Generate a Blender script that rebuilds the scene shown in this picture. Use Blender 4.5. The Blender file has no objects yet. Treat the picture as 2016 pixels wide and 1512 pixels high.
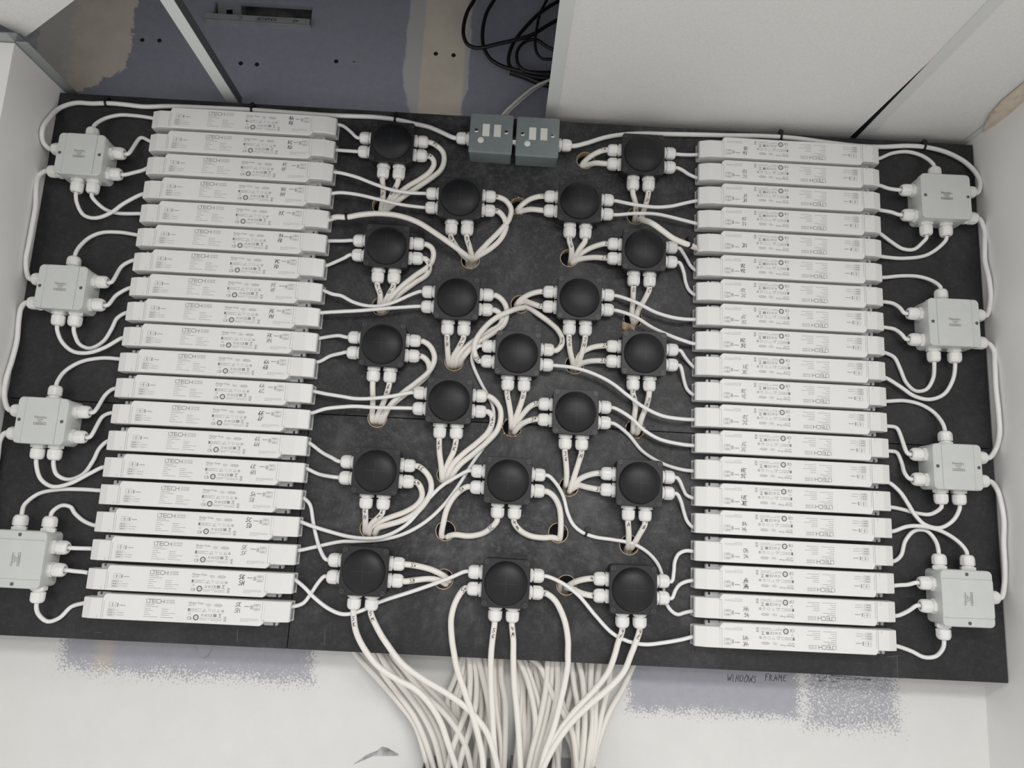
import bpy, math, random
from mathutils import Vector, Matrix, geometry
random.seed(7)
PI = math.pi
scene = bpy.context.scene
COL = scene.collection

# ------------------------------------------------------------------ camera
# X right, Z up, Y into the wall; the front face of the black board is y = 0
CX = Vector((0.99853, -0.02211, 0.04944))      # camera right
CD = Vector((0.05255, 0.17475, -0.98321))      # camera down
CF = Vector((0.01310, 0.98437, 0.17566))       # camera forward
CF = CF.normalized(); CX = (CX - CF * CX.dot(CF)).normalized(); CD = CF.cross(CX)
CPOS = Vector((0.0, -1.3983, 0.0)); FPX = 1434.2
cam_d = bpy.data.cameras.new('camera'); cam = bpy.data.objects.new('camera', cam_d); COL.objects.link(cam)
cam_d.sensor_width = 36.0; cam_d.lens = FPX / 2016 * 36.0; cam_d.clip_start = 0.01
m = Matrix.Identity(4)
for i in range(3):
    m[i][0] = CX[i]; m[i][1] = -CD[i]; m[i][2] = -CF[i]; m[i][3] = CPOS[i]
cam.matrix_world = m
scene.camera = cam

# ------------------------------------------------------------------ light
scene.view_settings.view_transform = 'Standard'
scene.view_settings.look = 'None'
scene.view_settings.gamma = 1.0
scene.view_settings.use_curve_mapping = False
scene.view_settings.exposure = 0.0
W = bpy.data.worlds.new('world'); scene.world = W; W.use_nodes = True
bg = W.node_tree.nodes['Background']; bg.inputs[0].default_value = (1.0, 0.99, 0.975, 1); bg.inputs[1].default_value = 0.80
def area(name, loc, sx, sy, power, rot=(0, 0, 0), col=(1, 0.985, 0.96)):
    l = bpy.data.lights.new(name, 'AREA'); l.shape = 'RECTANGLE'; l.size = sx; l.size_y = sy; l.energy = power; l.color = col
    o = bpy.data.objects.new(name, l); COL.objects.link(o); o.location = loc; o.rotation_euler = rot
    return o
area('ceiling_lamp_near', (0.45, -1.85, 0.80), 1.2, 0.5, 28.0)
area('ceiling_lamp_far', (0.6, -3.6, 0.80), 1.2, 0.6, 34.0)

# ------------------------------------------------------------------ pixel <-> place
def ray(px, py):
    return CX * ((px - 1008) / FPX) + CD * ((py - 756) / FPX) + CF
def P(px, py, h=0.0):
    d = ray(px, py); t = (-h - CPOS.y) / d.y; return CPOS + d * t
def PZ(px, py, z):
    d = ray(px, py); t = (z - CPOS.z) / d.z; return CPOS + d * t
def PXP(px, py, x):
    d = ray(px, py); t = (x - CPOS.x) / d.x; return CPOS + d * t
ORG = {'a': (0, 0), 'b': (672, 0), 'c': (1344, 0), 'd': (0, 504), 'e': (672, 504), 'f': (1344, 504),
       'g': (0, 1008), 'h': (672, 1008), 'i': (1344, 1008)}
def Q(*args):
    """points read on 3x enlargements of the photo: Q('a',x,y,x,y,'b',x,y...) -> full-frame pixels"""
    out = []; o = None; k = 0
    while k < len(args):
        if isinstance(args[k], str): o = ORG[args[k]]; k += 1
        else: out.append((o[0] + args[k] / 3, o[1] + args[k + 1] / 3)); k += 2
    return out

# ------------------------------------------------------------------ materials
MATS = {}
def mat(name, col, rough=0.5, metal=0.0, noise=0.0, nscale=40.0, bump=0.0, bscale=200.0, trans=0.0, spec=0.5, alpha=1.0):
    M = bpy.data.materials.new(name); M.use_nodes = True; nt = M.node_tree; b = nt.nodes['Principled BSDF']
    b.inputs['Base Color'].default_value = (*col, 1); b.inputs['Roughness'].default_value = rough
    b.inputs['Metallic'].default_value = metal; b.inputs['Specular IOR Level'].default_value = spec
    if trans: b.inputs['Transmission Weight'].default_value = trans
    tc = nt.nodes.new('ShaderNodeTexCoord')
    if noise:
        n = nt.nodes.new('ShaderNodeTexNoise'); n.inputs['Scale'].default_value = nscale; n.inputs['Detail'].default_value = 5
        nt.links.new(tc.outputs['Object'], n.inputs['Vector'])
        r = nt.nodes.new('ShaderNodeMapRange'); r.inputs[1].default_value = 0.3; r.inputs[2].default_value = 0.7
        r.inputs[3].default_value = 1 - noise; r.inputs[4].default_value = 1 + noise
        nt.links.new(n.outputs['Fac'], r.inputs[0])
        mx = nt.nodes.new('ShaderNodeMix'); mx.data_type = 'RGBA'; mx.blend_type = 'MULTIPLY'; mx.inputs[0].default_value = 1
        mx.inputs[6].default_value = (*col, 1); nt.links.new(r.outputs[0], mx.inputs[7]); nt.links.new(mx.outputs[2], b.inputs['Base Color'])
    if bump:
        n = nt.nodes.new('ShaderNodeTexNoise'); n.inputs['Scale'].default_value = bscale; n.inputs['Detail'].default_value = 4
        nt.links.new(tc.outputs['Object'], n.inputs['Vector'])
        bp = nt.nodes.new('ShaderNodeBump'); bp.inputs['Strength'].default_value = bump; bp.inputs['Distance'].default_value = 0.002
        nt.links.new(n.outputs['Fac'], bp.inputs['Height']); nt.links.new(bp.outputs[0], b.inputs['Normal'])
    MATS[name] = M; return M
mat('driver_white', (0.80, 0.80, 0.79), 0.42, noise=0.015, nscale=30)
mat('driver_cap', (0.78, 0.78, 0.765), 0.40)
mat('frosted', (0.50, 0.51, 0.52), 0.35, spec=0.6)
mat('end_grey', (0.36, 0.365, 0.37), 0.4)
mat('print_grey', (0.16, 0.16, 0.17), 0.6)
mat('print_light', (0.27, 0.27, 0.28), 0.6)
mat('grey_groove', (0.36, 0.38, 0.375), 0.5)
mat('ink', (0.015, 0.015, 0.02), 0.5)
mat('cable_white', (0.82, 0.82, 0.81), 0.38)
mat('cable_cream', (0.80, 0.775, 0.73), 0.40)
mat('gland_white', (0.82, 0.82, 0.80), 0.35)
mat('black_plastic', (0.019, 0.019, 0.022), 0.42, spec=0.42, noise=0.12, nscale=60, bump=0.05, bscale=900)
mat('black_dome', (0.0115, 0.012, 0.014), 0.40, spec=0.34, noise=0.1, nscale=90, bump=0.06, bscale=900)
mat('black_mark', (0.045, 0.045, 0.05), 0.5)
mat('black_screw', (0.036, 0.036, 0.039), 0.40)
mat('tie_black', (0.008, 0.008, 0.009), 0.4)
mat('grey_plastic', (0.60, 0.62, 0.605), 0.42, noise=0.02, nscale=50)
mat('grey_screw', (0.10, 0.105, 0.105), 0.45)
mat('green_metal', (0.18, 0.215, 0.215), 0.45, noise=0.05, nscale=70, spec=0.5)
mat('green_edge', (0.20, 0.25, 0.245), 0.42)
mat('switch_white', (0.72, 0.72, 0.69), 0.35)
mat('chrome', (0.6, 0.6, 0.6), 0.25, 1.0)
mat('steel', (0.36, 0.37, 0.38), 0.45, 0.25, noise=0.1, nscale=30)
mat('screw_dark', (0.02, 0.02, 0.022), 0.45, 0.3)
mat('wood_raw', (0.52, 0.39, 0.26), 0.75, noise=0.25, nscale=120)
mat('wall_white', (0.81, 0.80, 0.785), 0.72, noise=0.02, nscale=8, bump=0.08, bscale=120)
mat('tile_white', (0.76, 0.755, 0.735), 0.9, noise=0.035, nscale=220, bump=0.5, bscale=420)
mat('tbar', (0.66, 0.68, 0.665), 0.42)
mat('bar_web', (0.10, 0.105, 0.11), 0.5)  # unpainted bar web, with the shade on it darkened into the colour
mat('trim_grey', (0.36, 0.38, 0.38), 0.4, 0.3)
mat('tape', (0.62, 0.54, 0.44), 0.75, noise=0.12, nscale=60, bump=0.3, bscale=150)
mat('masonry', (0.20, 0.20, 0.20), 0.9, noise=0.4, nscale=40)
mat('black_rubber', (0.008, 0.008, 0.010), 0.45, noise=0.5, nscale=150)
mat('chalk', (0.11, 0.108, 0.10), 0.9)
mat('soot', (0.34, 0.34, 0.342), 0.8, noise=0.5, nscale=60)

def node_mat(name):
    M = bpy.data.materials.new(name); M.use_nodes = True; MATS[name] = M
    return M, M.node_tree, M.node_tree.nodes['Principled BSDF']
class NB:
    """tiny node builder"""
    def __init__(s, nt): s.nt = nt
    def new(s, t): return s.nt.nodes.new(t)
    def put(s, sock, v):
        if hasattr(v, 'links') or hasattr(v, 'is_linked'): s.nt.links.new(v, sock)
        else: sock.default_value = v
    def math(s, op, a, b=0.0, c=0.0, clamp=False):
        n = s.new('ShaderNodeMath'); n.operation = op; n.use_clamp = clamp
        s.put(n.inputs[0], a); s.put(n.inputs[1], b); s.put(n.inputs[2], c); return n.outputs[0]
    def noise(s, vec, scale, detail=4, rough=0.6):
        n = s.new('ShaderNodeTexNoise'); n.inputs['Scale'].default_value = scale; n.inputs['Detail'].default_value = detail
        n.inputs['Roughness'].default_value = rough; s.nt.links.new(vec, n.inputs['Vector']); return n.outputs['Fac']
    def mix(s, f, a, b, mode='MIX'):
        n = s.new('ShaderNodeMix'); n.data_type = 'RGBA'; n.blend_type = mode
        s.put(n.inputs[0], f)
        for k, v in ((6, a), (7, b)):
            if isinstance(v, tuple): n.inputs[k].default_value = (*v, 1)
            else: s.nt.links.new(v, n.inputs[k])
        return n.outputs[2]
    def ramp(s, v, lo, hi):
        n = s.new('ShaderNodeMapRange'); s.put(n.inputs[0], v); n.inputs[1].default_value = lo; n.inputs[2].default_value = hi
        n.interpolation_type = 'SMOOTHSTEP'; return n.outputs[0]
    def rect(s, x, z, x0, x1, z0, z1):
        """signed inside distance (metres) to a rectangle: >0 inside"""
        a = s.math('MINIMUM', s.math('SUBTRACT', x, x0), s.math('SUBTRACT', x1, x))
        b = s.math('MINIMUM', s.math('SUBTRACT', z, z0), s.math('SUBTRACT', z1, z))
        return s.math('MINIMUM', a, b)

# black painted plywood with scuffs and dust
M, nt, b = node_mat('board_black'); nb = NB(nt)
tc = nb.new('ShaderNodeTexCoord'); o = tc.outputs['Object']
n1 = nb.noise(o, 9, 6, 0.7); n2 = nb.noise(o, 70, 5, 0.7); n3 = nb.noise(o, 420, 2)
mp = nb.new('ShaderNodeMapping'); mp.inputs['Scale'].default_value = (1, 1, 6); mp.inputs['Rotation'].default_value = (0, 0.6, 0); nt.links.new(o, mp.inputs[0])
n4 = nb.noise(mp.outputs[0], 38, 3); n5 = nb.noise(o, 170, 4, 0.75)
v = nb.math('ADD', nb.math('MULTIPLY', nb.ramp(n1, 0.42, 0.72), 0.55), nb.math('MULTIPLY', nb.ramp(n2, 0.45, 0.75), 0.45))
v = nb.math('ADD', v, nb.math('MULTIPLY', nb.ramp(n5, 0.5, 0.75), 0.5))
spb = nb.new('ShaderNodeSeparateXYZ'); nt.links.new(o, spb.inputs[0])
mid_mask = nb.rect(spb.outputs[0], spb.outputs[2], -0.34, 0.40, -0.2, 0.86)          # middle of the board, where the pale mottling is stronger
mid_mask = nb.ramp(nb.math('ADD', mid_mask, nb.math('MULTIPLY', nb.math('SUBTRACT', n1, 0.5), 0.25)), -0.10, 0.14)
v = nb.math('MULTIPLY', v, nb.math('ADD', 0.34, nb.math('MULTIPLY', mid_mask, 0.80)))
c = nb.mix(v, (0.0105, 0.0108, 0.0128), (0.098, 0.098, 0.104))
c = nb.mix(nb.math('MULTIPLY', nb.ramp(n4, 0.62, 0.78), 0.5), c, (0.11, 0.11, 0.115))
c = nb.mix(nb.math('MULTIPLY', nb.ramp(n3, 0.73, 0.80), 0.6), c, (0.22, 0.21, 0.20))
nt.links.new(c, b.inputs['Base Color']); b.inputs['Roughness'].default_value = 0.50; b.inputs['Specular IOR Level'].default_value = 0.5
bp = nb.new('ShaderNodeBump'); bp.inputs['Strength'].default_value = 0.12; bp.inputs['Distance'].default_value = 0.002
nt.links.new(n2, bp.inputs['Height']); nt.links.new(bp.outputs[0], b.inputs['Normal'])

# back wall: blue-grey plasterboard, beige joint filler, white paint with a rolled ragged edge
WALL_Y = 0.070
def WP(px, py): return P(px, py, -WALL_Y)
M, nt, b = node_mat('wall_plasterboard'); nb = NB(nt)
tc = nb.new('ShaderNodeTexCoord'); o = tc.outputs['Object']
sp = nb.new('ShaderNodeSeparateXYZ'); nt.links.new(o, sp.inputs[0]); X, Z = sp.outputs[0], sp.outputs[2]
fine = nb.noise(o, 260, 3, 0.75); mid = nb.noise(o, 60, 4, 0.7); big = nb.noise(o, 14, 3)
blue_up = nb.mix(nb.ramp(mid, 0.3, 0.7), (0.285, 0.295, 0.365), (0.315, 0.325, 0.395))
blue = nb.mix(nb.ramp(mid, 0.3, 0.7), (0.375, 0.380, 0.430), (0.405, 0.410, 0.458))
def wx(px, py): return WP(px, py).x
def wz(px, py): return WP(px, py).z
# filler bands above the ceiling
def band(d, wob, soft, src):
    return nb.ramp(nb.math('ADD', d, nb.math('MULTIPLY', nb.math('SUBTRACT', src, 0.5), wob)), -soft, soft)
d = nb.rect(X, Z, -1.06, wx(262, 60), 0.80, 2.0)
d = nb.math('MINIMUM', d, nb.math('ADD', nb.math('SUBTRACT', nb.math('SUBTRACT', Z, wz(262, 128)), nb.math('MULTIPLY', nb.math('SUBTRACT', X, wx(262, 128)), (wz(262, 128) - wz(158, 180)) / (wx(262, 128) - wx(158, 180)))), 0.0))
f1 = band(d, 0.05, 0.003, mid)
beige = nb.mix(nb.ramp(big, 0.35, 0.65), (0.66, 0.60, 0.515), (0.72, 0.655, 0.565))
pale = (0.54, 0.54, 0.535)
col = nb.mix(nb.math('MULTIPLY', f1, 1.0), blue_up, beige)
e1 = nb.rect(X, Z, -1.10, -0.965, 0.8, 2.0); col = nb.mix(nb.math('MULTIPLY', nb.ramp(nb.math('ADD', e1, nb.math('MULTIPLY', nb.math('SUBTRACT', mid, 0.5), 0.12)), 0.0, 0.045), 0.75), col, pale)
d2 = nb.rect(X, Z, wx(802, 60), wx(927, 60), 0.7, 2.0)
d2 = nb.math('SUBTRACT', d2, nb.math('MULTIPLY', nb.math('MAXIMUM', nb.math('SUBTRACT', wz(810, 170), Z), 0.0), 0.35))
f2 = band(d2, 0.022, 0.003, big); col = nb.mix(f2, col, pale)
d3 = nb.rect(X, Z, wx(832, 100), wx(916, 100), 0.5, 2.0); f3 = band(d3, 0.006, 0.004, mid); col = nb.mix(f3, col, beige)
# white paint below the board, bare patches with a speckled edge
lowmask = nb.ramp(nb.math('SUBTRACT', wz(600, 1200), Z), -0.002, 0.002)
sl = 0.0
pa = nb.rect(X, Z, wx(110, 1330), wx(622, 1300), wz(360, 1338), 0.0)
pb = nb.rect(X, Z, wx(1228, 1380), wx(1580, 1380), wz(1400, 1412), 0.0)
pc = nb.rect(X, Z, wx(1580, 1380), wx(1772, 1400), wz(1680, 1442), 0.0)
wob = nb.math('MULTIPLY', nb.math('SUBTRACT', big, 0.5), 0.035)
def ragged(d, depth):
    # bare fraction rises with depth inside the patch; fine noise breaks it into roller specks
    t = nb.math('ADD', nb.math('DIVIDE', nb.math('ADD', d, wob), depth), nb.math('MULTIPLY', nb.math('SUBTRACT', fine, 0.5), 2.6))
    return nb.ramp(t, 0.05, 0.35)
ra = ragged(pa, 0.048); rb = ragged(pb, 0.034)
rc = nb.math('MULTIPLY', ragged(pc, 0.06), nb.ramp(fine, 0.38, 0.50))
bare = nb.math('MAXIMUM', nb.math('MAXIMUM', ra, rb), rc)
st = nb.rect(X, Z, wx(188, 1290), wx(222, 1290), -1.0, 0.0); col_low = nb.mix(nb.math('MULTIPLY', nb.ramp(st, -0.012, 0.012), 0.8), blue, (0.50, 0.455, 0.40))
white = nb.mix(nb.ramp(big, 0.3, 0.7), (0.72, 0.715, 0.70), (0.745, 0.74, 0.725))
low = nb.mix(bare, white, col_low)
col = nb.mix(lowmask, col, low)
nt.links.new(col, b.inputs['Base Color']); b.inputs['Roughness'].default_value = 0.78
bp = nb.new('ShaderNodeBump'); bp.inputs['Strength'].default_value = 0.12; bp.inputs['Distance'].default_value = 0.002
nt.links.new(fine, bp.inputs['Height']); nt.links.new(bp.outputs[0], b.inputs['Normal'])

# ------------------------------------------------------------------ mesh builder
class MB:
    def __init__(s): s.v = []; s.f = []; s.mi = []; s.cur = 0
    def add(s, vs, fs):
        k = len(s.v); s.v += [tuple(q) for q in vs]; s.f += [tuple(i + k for i in q) for q in fs]; s.mi += [s.cur] * len(fs)
    def box(s, x0, x1, y0, y1, z0, z1):
        s.add([(x0, y0, z0), (x1, y0, z0), (x1, y1, z0), (x0, y1, z0), (x0, y0, z1), (x1, y0, z1), (x1, y1, z1), (x0, y1, z1)],
              [(3, 2, 1, 0), (4, 5, 6, 7), (0, 1, 5, 4), (1, 2, 6, 5), (2, 3, 7, 6), (3, 0, 4, 7)])
    def loft(s, rings, caps=(True, True)):
        n = len(rings[0]); vs = [p for r in rings for p in r]; fs = []
        for k in range(len(rings) - 1):
            for i in range(n):
                j = (i + 1) % n; fs.append((k * n + i, k * n + j, (k + 1) * n + j, (k + 1) * n + i))
        if caps[0]: fs.append(tuple(reversed(range(n))))
        if caps[1]: fs.append(tuple((len(rings) - 1) * n + i for i in range(n)))
        s.add(vs, fs)
    def prism(s, poly, z0, z1, ch=0.0):
        """poly counter-clockwise in xy, optional chamfer on the top edge"""
        r = [[(x, y, z0) for x, y in poly]]
        if ch:
            r.append([(x, y, z1 - ch) for x, y in poly]); r.append([(x, y, z1) for x, y in inset(poly, ch)])
        else: r.append([(x, y, z1) for x, y in poly])
        s.loft(r)
    def lathe(s, prof, axis='x', n=20, squash=None):
        """prof: (pos along axis, radius); optional squash(k, ang)->radius factor"""
        rings = []
        for q, (t, r) in enumerate(prof):
            ring = []
            for i in range(n):
                a = 2 * PI * i / n; f = squash(q, a) if squash else 1
                c, d = math.cos(a) * r * f, math.sin(a) * r * f
                ring.append((t, c, d) if axis == 'x' else (d, t, c) if axis == 'y' else (c, d, t))
            rings.append(ring)
        s.loft(rings)
    def tube(s, pts, r, n=10, caps=(True, True)):
        rings = []; up = Vector((0, -1, 0))
        for i, p in enumerate(pts):
            t = (pts[min(i + 1, len(pts) - 1)] - pts[max(i - 1, 0)]).normalized()
            a = t.cross(up)
            if a.length < 1e-4: a = t.cross(Vector((0, 0, 1)))
            a.normalize(); bb = a.cross(t).normalized(); up = bb
            rings.append([p + (a * math.cos(2 * PI * k / n) + bb * math.sin(2 * PI * k / n)) * r for k in range(n)])
        s.loft(rings, caps)
    def quad2(s, x0, y0, x1, y1, z=0.0): s.add([(x0, y0, z), (x1, y0, z), (x1, y1, z), (x0, y1, z)], [(0, 1, 2, 3)])
    def ring2(s, cx, cy, r0, r1, z=0.0, n=24):
        vs = []
        for i in range(n):
            a = 2 * PI * i / n; vs += [(cx + r0 * math.cos(a), cy + r0 * math.sin(a), z), (cx + r1 * math.cos(a), cy + r1 * math.sin(a), z)]
        s.add(vs, [(2 * i, 2 * i + 1, (2 * i + 3) % (2 * n), (2 * i + 2) % (2 * n)) for i in range(n)])
    def stroke2(s, pts, w, z=0.0, tf=None):
        """flat ribbon along a 2D polyline; tf maps (x,y)->3D"""
        n = len(pts)
        if n < 2: return
        vs = []
        for i, (x, y) in enumerate(pts):
            ax, ay = pts[max(i - 1, 0)]; bx_, by_ = pts[min(i + 1, n - 1)]
            dx, dy = bx_ - ax, by_ - ay; l = math.hypot(dx, dy) or 1; nx, ny = -dy / l * w / 2, dx / l * w / 2
            ex = ey = 0
            if i == 0: ex, ey = -dx / l * w / 2, -dy / l * w / 2
            if i == n - 1: ex, ey = dx / l * w / 2, dy / l * w / 2
            for sg in (1, -1):
                q = (x + ex + nx * sg, y + ey + ny * sg); vs.append(tf(*q) if tf else (q[0], q[1], z))
        s.add(vs, [(2 * i, 2 * i + 1, 2 * i + 3, 2 * i + 2) for i in range(n - 1)])
    def mesh(s, name, mats, smooth=0.0):
        me = bpy.data.meshes.new(name); me.from_pydata(s.v, [], s.f)
        for q in (mats if isinstance(mats, (list, tuple)) else [mats]): me.materials.append(MATS[q])
        if any(s.mi): me.polygons.foreach_set('material_index', s.mi)
        if smooth:
            me.polygons.foreach_set('use_smooth', [True] * len(s.f)); me.set_sharp_from_angle(angle=math.radians(smooth))
        me.update(); return me
def inset(poly, d):
    n = len(poly); out = []
    for i in range(n):
        p0, p1, p2 = poly[i - 1], poly[i], poly[(i + 1) % n]
        a = Vector((p1[0] - p0[0], p1[1] - p0[1])).normalized(); c = Vector((p2[0] - p1[0], p2[1] - p1[1])).normalized()
        na = Vector((-a.y, a.x)); nc = Vector((-c.y, c.x)); bis = (na + nc)
        if bis.length < 1e-6: bis = na
        bis.normalize(); k = d / max(0.35, bis.dot(na)); out.append((p1[0] + bis.x * k, p1[1] + bis.y * k))
    return out
def rrect(w, h, r, n=4, cx=0.0, cy=0.0):
    out = []
    for sx, sy, a0 in ((1, 1, 0), (-1, 1, 90), (-1, -1, 180), (1, -1, 270)):
        for k in range(n + 1):
            a = math.radians(a0 + 90 * k / n); out.append((cx + sx * (w / 2 - r) + r * math.cos(a), cy + sy * (h / 2 - r) + r * math.sin(a)))
    return out
def ring3(poly, z): return [(x, y, z) for x, y in poly]

def link(name, me, parent=None, mw=None):
    o = bpy.data.objects.new(name, me); COL.objects.link(o)
    if parent is not None: o.parent = parent
    if mw is not None: o.matrix_local = mw
    return o
def tag(o, label, cat, group=None):
    o['label'] = label; o['category'] = cat
    if group: o['group'] = group
    return o
def struct(o, label=None):
    o['kind'] = 'structure'
    if label: o['label'] = label
    return o
OUT = Matrix.Rotation(PI / 2, 4, 'X')         # local xy lies in the board, local z points out of it
def on_board(x, z, ang=0.0, y=0.0): return Matrix.Translation((x, y, z)) @ OUT @ Matrix.Rotation(ang, 4, 'Z')
def empty(name, mw):
    o = bpy.data.objects.new(name, None); COL.objects.link(o); o.empty_display_size = 0.02; o.matrix_world = mw; return o

# printed text -> mesh data (built-in font), cached
_txt = {}
def text2(body, size):
    if (body, size) not in _txt:
        cu = bpy.data.curves.new('t', 'FONT'); cu.body = body; cu.size = size; cu.resolution_u = 3
        ob = bpy.data.objects.new('t', cu); COL.objects.link(ob)
        me = bpy.data.meshes.new_from_object(ob.evaluated_get(bpy.context.evaluated_depsgraph_get()))
        _txt[(body, size)] = ([tuple(q.co) for q in me.vertices], [tuple(q.vertices) for q in me.polygons])
        bpy.data.objects.remove(ob); bpy.data.meshes.remove(me); bpy.data.curves.remove(cu)
    return _txt[(body, size)]
def put_text(mb, body, x, y, size, z, width=None, rot=0.0):
    vs, fs = text2(body, size)
    if not vs: return
    xs = [q[0] for q in vs]; k = width / (max(xs) - min(xs)) if width else 1.0; x0 = min(xs)
    c, s_ = math.cos(rot), math.sin(rot)
    mb.add([(x + (q[0] - x0) * k * c - q[1] * s_, y + (q[0] - x0) * k * s_ + q[1] * c, z) for q in vs], fs)
# handwriting: polylines in a unit box
HW = {'1': [[(.3, .8), (.55, 1), (.5, 0)]], '2': [[(.1, .8), (.35, 1), (.7, .85), (.6, .5), (.1, 0), (.8, .05)]],
      '3': [[(.1, .95), (.6, 1), (.7, .75), (.35, .55), (.75, .35), (.5, 0), (.05, .1)]],
      '4': [[(.25, 1), (.1, .45), (.8, .5)], [(.65, .85), (.6, 0)]], '5': [[(.8, 1), (.25, .95), (.2, .55), (.6, .55), (.7, .25), (.4, 0), (.05, .1)]],
      '6': [[(.6, 1), (.25, .6), (.15, .2), (.45, 0), (.7, .2), (.5, .45), (.2, .3)]], '7': [[(.05, .95), (.75, 1), (.35, 0)], [(.25, .5), (.7, .55)]],
      '8': [[(.45, .5), (.15, .75), (.45, 1), (.75, .78), (.45, .5), (.12, .22), (.45, 0), (.75, .25), (.45, .5)]],
      'A': [[(.05, 0), (.4, 1), (.75, 0)], [(.18, .38), (.65, .4)]], 'B': [[(.15, 0), (.2, 1), (.6, .9), (.55, .6), (.2, .53), (.7, .35), (.6, .05), (.15, 0)]],
      'C': [[(.75, .85), (.45, 1), (.15, .6), (.2, .15), (.5, 0), (.8, .15)]], 'D': [[(.15, 0), (.2, 1), (.6, .85), (.75, .5), (.6, .12), (.15, 0)]],
      'E': [[(.75, 1), (.2, .97), (.15, 0), (.75, .04)], [(.18, .52), (.6, .54)]], 'F': [[(.75, 1), (.2, .97), (.15, 0)], [(.18, .52), (.6, .54)]],
      'G': [[(.75, .9), (.4, 1), (.12, .6), (.2, .1), (.6, .02), (.7, .42), (.45, .42)]], 'H': [[(.15, 1), (.12, 0)], [(.75, 1), (.7, 0)], [(.13, .5), (.72, .53)]],
      'K': [[(.2, 1), (.15, 0)], [(.75, 1), (.2, .45), (.8, 0)]], 'M': [[(.05, 0), (.15, 1), (.42, .35), (.72, 1), (.85, 0)]],
      'W': [[(0, 1), (.2, 0), (.45, .8), (.65, 0), (.95, 1)]], 'I': [[(.4, 1), (.38, 0)]], 'N': [[(.1, 0), (.15, 1), (.7, 0), (.75, 1)]],
      'O': [[(.45, 1), (.12, .6), (.2, .1), (.5, 0), (.75, .4), (.68, .85), (.45, 1)]], 'S': [[(.75, .9), (.4, 1), (.15, .75), (.65, .35), (.5, 0), (.05, .1)]],
      'R': [[(.12, 0), (.18, 1), (.65, .85), (.55, .55), (.2, .5), (.75, 0)]], 'U': [[(.1, 1), (.12, .2), (.4, 0), (.7, .2), (.72, 1)]], ' ': []}
def subdiv(pts, n=3):
    out = []
    for (x0, y0), (x1, y1) in zip(pts, pts[1:]):
        out += [(x0 + (x1 - x0) * k / n, y0 + (y1 - y0) * k / n) for k in range(n)]
    return out + [pts[-1]]
def handwrite(mb, text, x, y, h, w, tf=None, z=0.0, gap=0.95, jit=0.06, fine=1, rnd=random):
    cx = x
    for ch in text:
        sl = 0.12 + rnd.uniform(-.05, .1)
        for pl in HW[ch]:
            q = [(cx + (px + sl * py + rnd.uniform(-jit, jit)) * h * 0.72, y + (py + rnd.uniform(-jit, jit)) * h) for px, py in pl]
            mb.stroke2(subdiv(q, fine) if fine > 1 else q, w, z, tf)
        cx += h * 0.72 * gap

# ------------------------------------------------------------------ setting
ZC = 0.825                                     # underside of the ceiling grid
BX0, BX1, BZ0, BZ1 = -0.945, 0.960, -0.2612, 0.8105
def panels_from(outer, holes, cuts, classify, y0, y1, names, mats, hole_mat=1):
    """2D constrained triangulation in xz, split into several solid panels"""
    vs, es = [], []
    def loop(poly):
        k = len(vs)
        for q in poly: vs.append(Vector(q))
        n = len(poly)
        for i in range(n): es.append((k + i, k + (i + 1) % n))
    loop(outer)
    for q in holes: loop(q[0])
    for a, b_ in cuts:
        k = len(vs); vs.extend([Vector(a), Vector(b_)]); es.append((k, k + 1))
    ov, oe, of, *_ = geometry.delaunay_2d_cdt(vs, es, [], 0, 1e-6)
    groups = {}
    for f in of:
        c = sum((ov[i] for i in f), Vector((0, 0))) / len(f)
        g = classify(c)
        if g is None or any(q[1](c) for q in holes): continue
        groups.setdefault(g, []).append(f)
    res = []
    for g, nm in enumerate(names):
        fs = groups.get(g, [])
        mb = MB(); idx = {}
        def vi(i, side):
            if (i, side) not in idx: idx[(i, side)] = len(mb.v); mb.v.append((ov[i].x, y0 if side == 0 else y1, ov[i].y))
            return idx[(i, side)]
        cnt = {}
        for f in fs:
            f = list(f); a, b_, c = ov[f[0]], ov[f[1]], ov[f[2]]
            if (b_ - a).cross(c - a) < 0: f.reverse()
            mb.f.append(tuple(vi(i, 0) for i in f)); mb.mi.append(0)
            mb.f.append(tuple(vi(i, 1) for i in reversed(f))); mb.mi.append(0)
            for i in range(len(f)): cnt[(f[i], f[(i + 1) % len(f)])] = 1
        for (i, j) in cnt:
            if (j, i) not in cnt:
                mid = (ov[i] + ov[j]) / 2
                onhole = any(q[2](mid) for q in holes)
                mb.f.append((vi(j, 0), vi(i, 0), vi(i, 1), vi(j, 1))); mb.mi.append(hole_mat if onhole else 0)
        res.append((nm, mb))
    return res

# back wall with the rectangular cut-out above the ceiling
sl0, sl1 = P(424, 0, -WALL_Y), P(612, 44, -WALL_Y)
SX0, SX1, SZ0, SZ1 = sl0.x, sl1.x, 1.045, 1.096
slot = [(SX0, SZ0), (SX1, SZ0), (SX1, SZ1), (SX0, SZ1)]
ins = lambda c: SX0 < c.x < SX1 and SZ0 < c.y < SZ1
nearslot = lambda c: SX0 - 1e-4 < c.x < SX1 + 1e-4 and SZ0 - 1e-4 < c.y < SZ1 + 1e-4
(_, mb), = panels_from([(-1.7, -1.3), (0.98, -1.3), (0.98, 1.5), (-1.7, 1.5)], [(slot, ins, nearslot)], [], lambda c: 0, WALL_Y, WALL_Y + 0.0125, ['w'], None, 0)
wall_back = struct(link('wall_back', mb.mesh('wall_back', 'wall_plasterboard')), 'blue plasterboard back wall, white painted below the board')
mb = MB(); mb.box(-1.7, 0.98, 0.135, 0.16, 0.8, 1.5); struct(link('wall_masonry', mb.mesh('wall_masonry', 'masonry')), 'dark masonry behind the cut-out')
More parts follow.
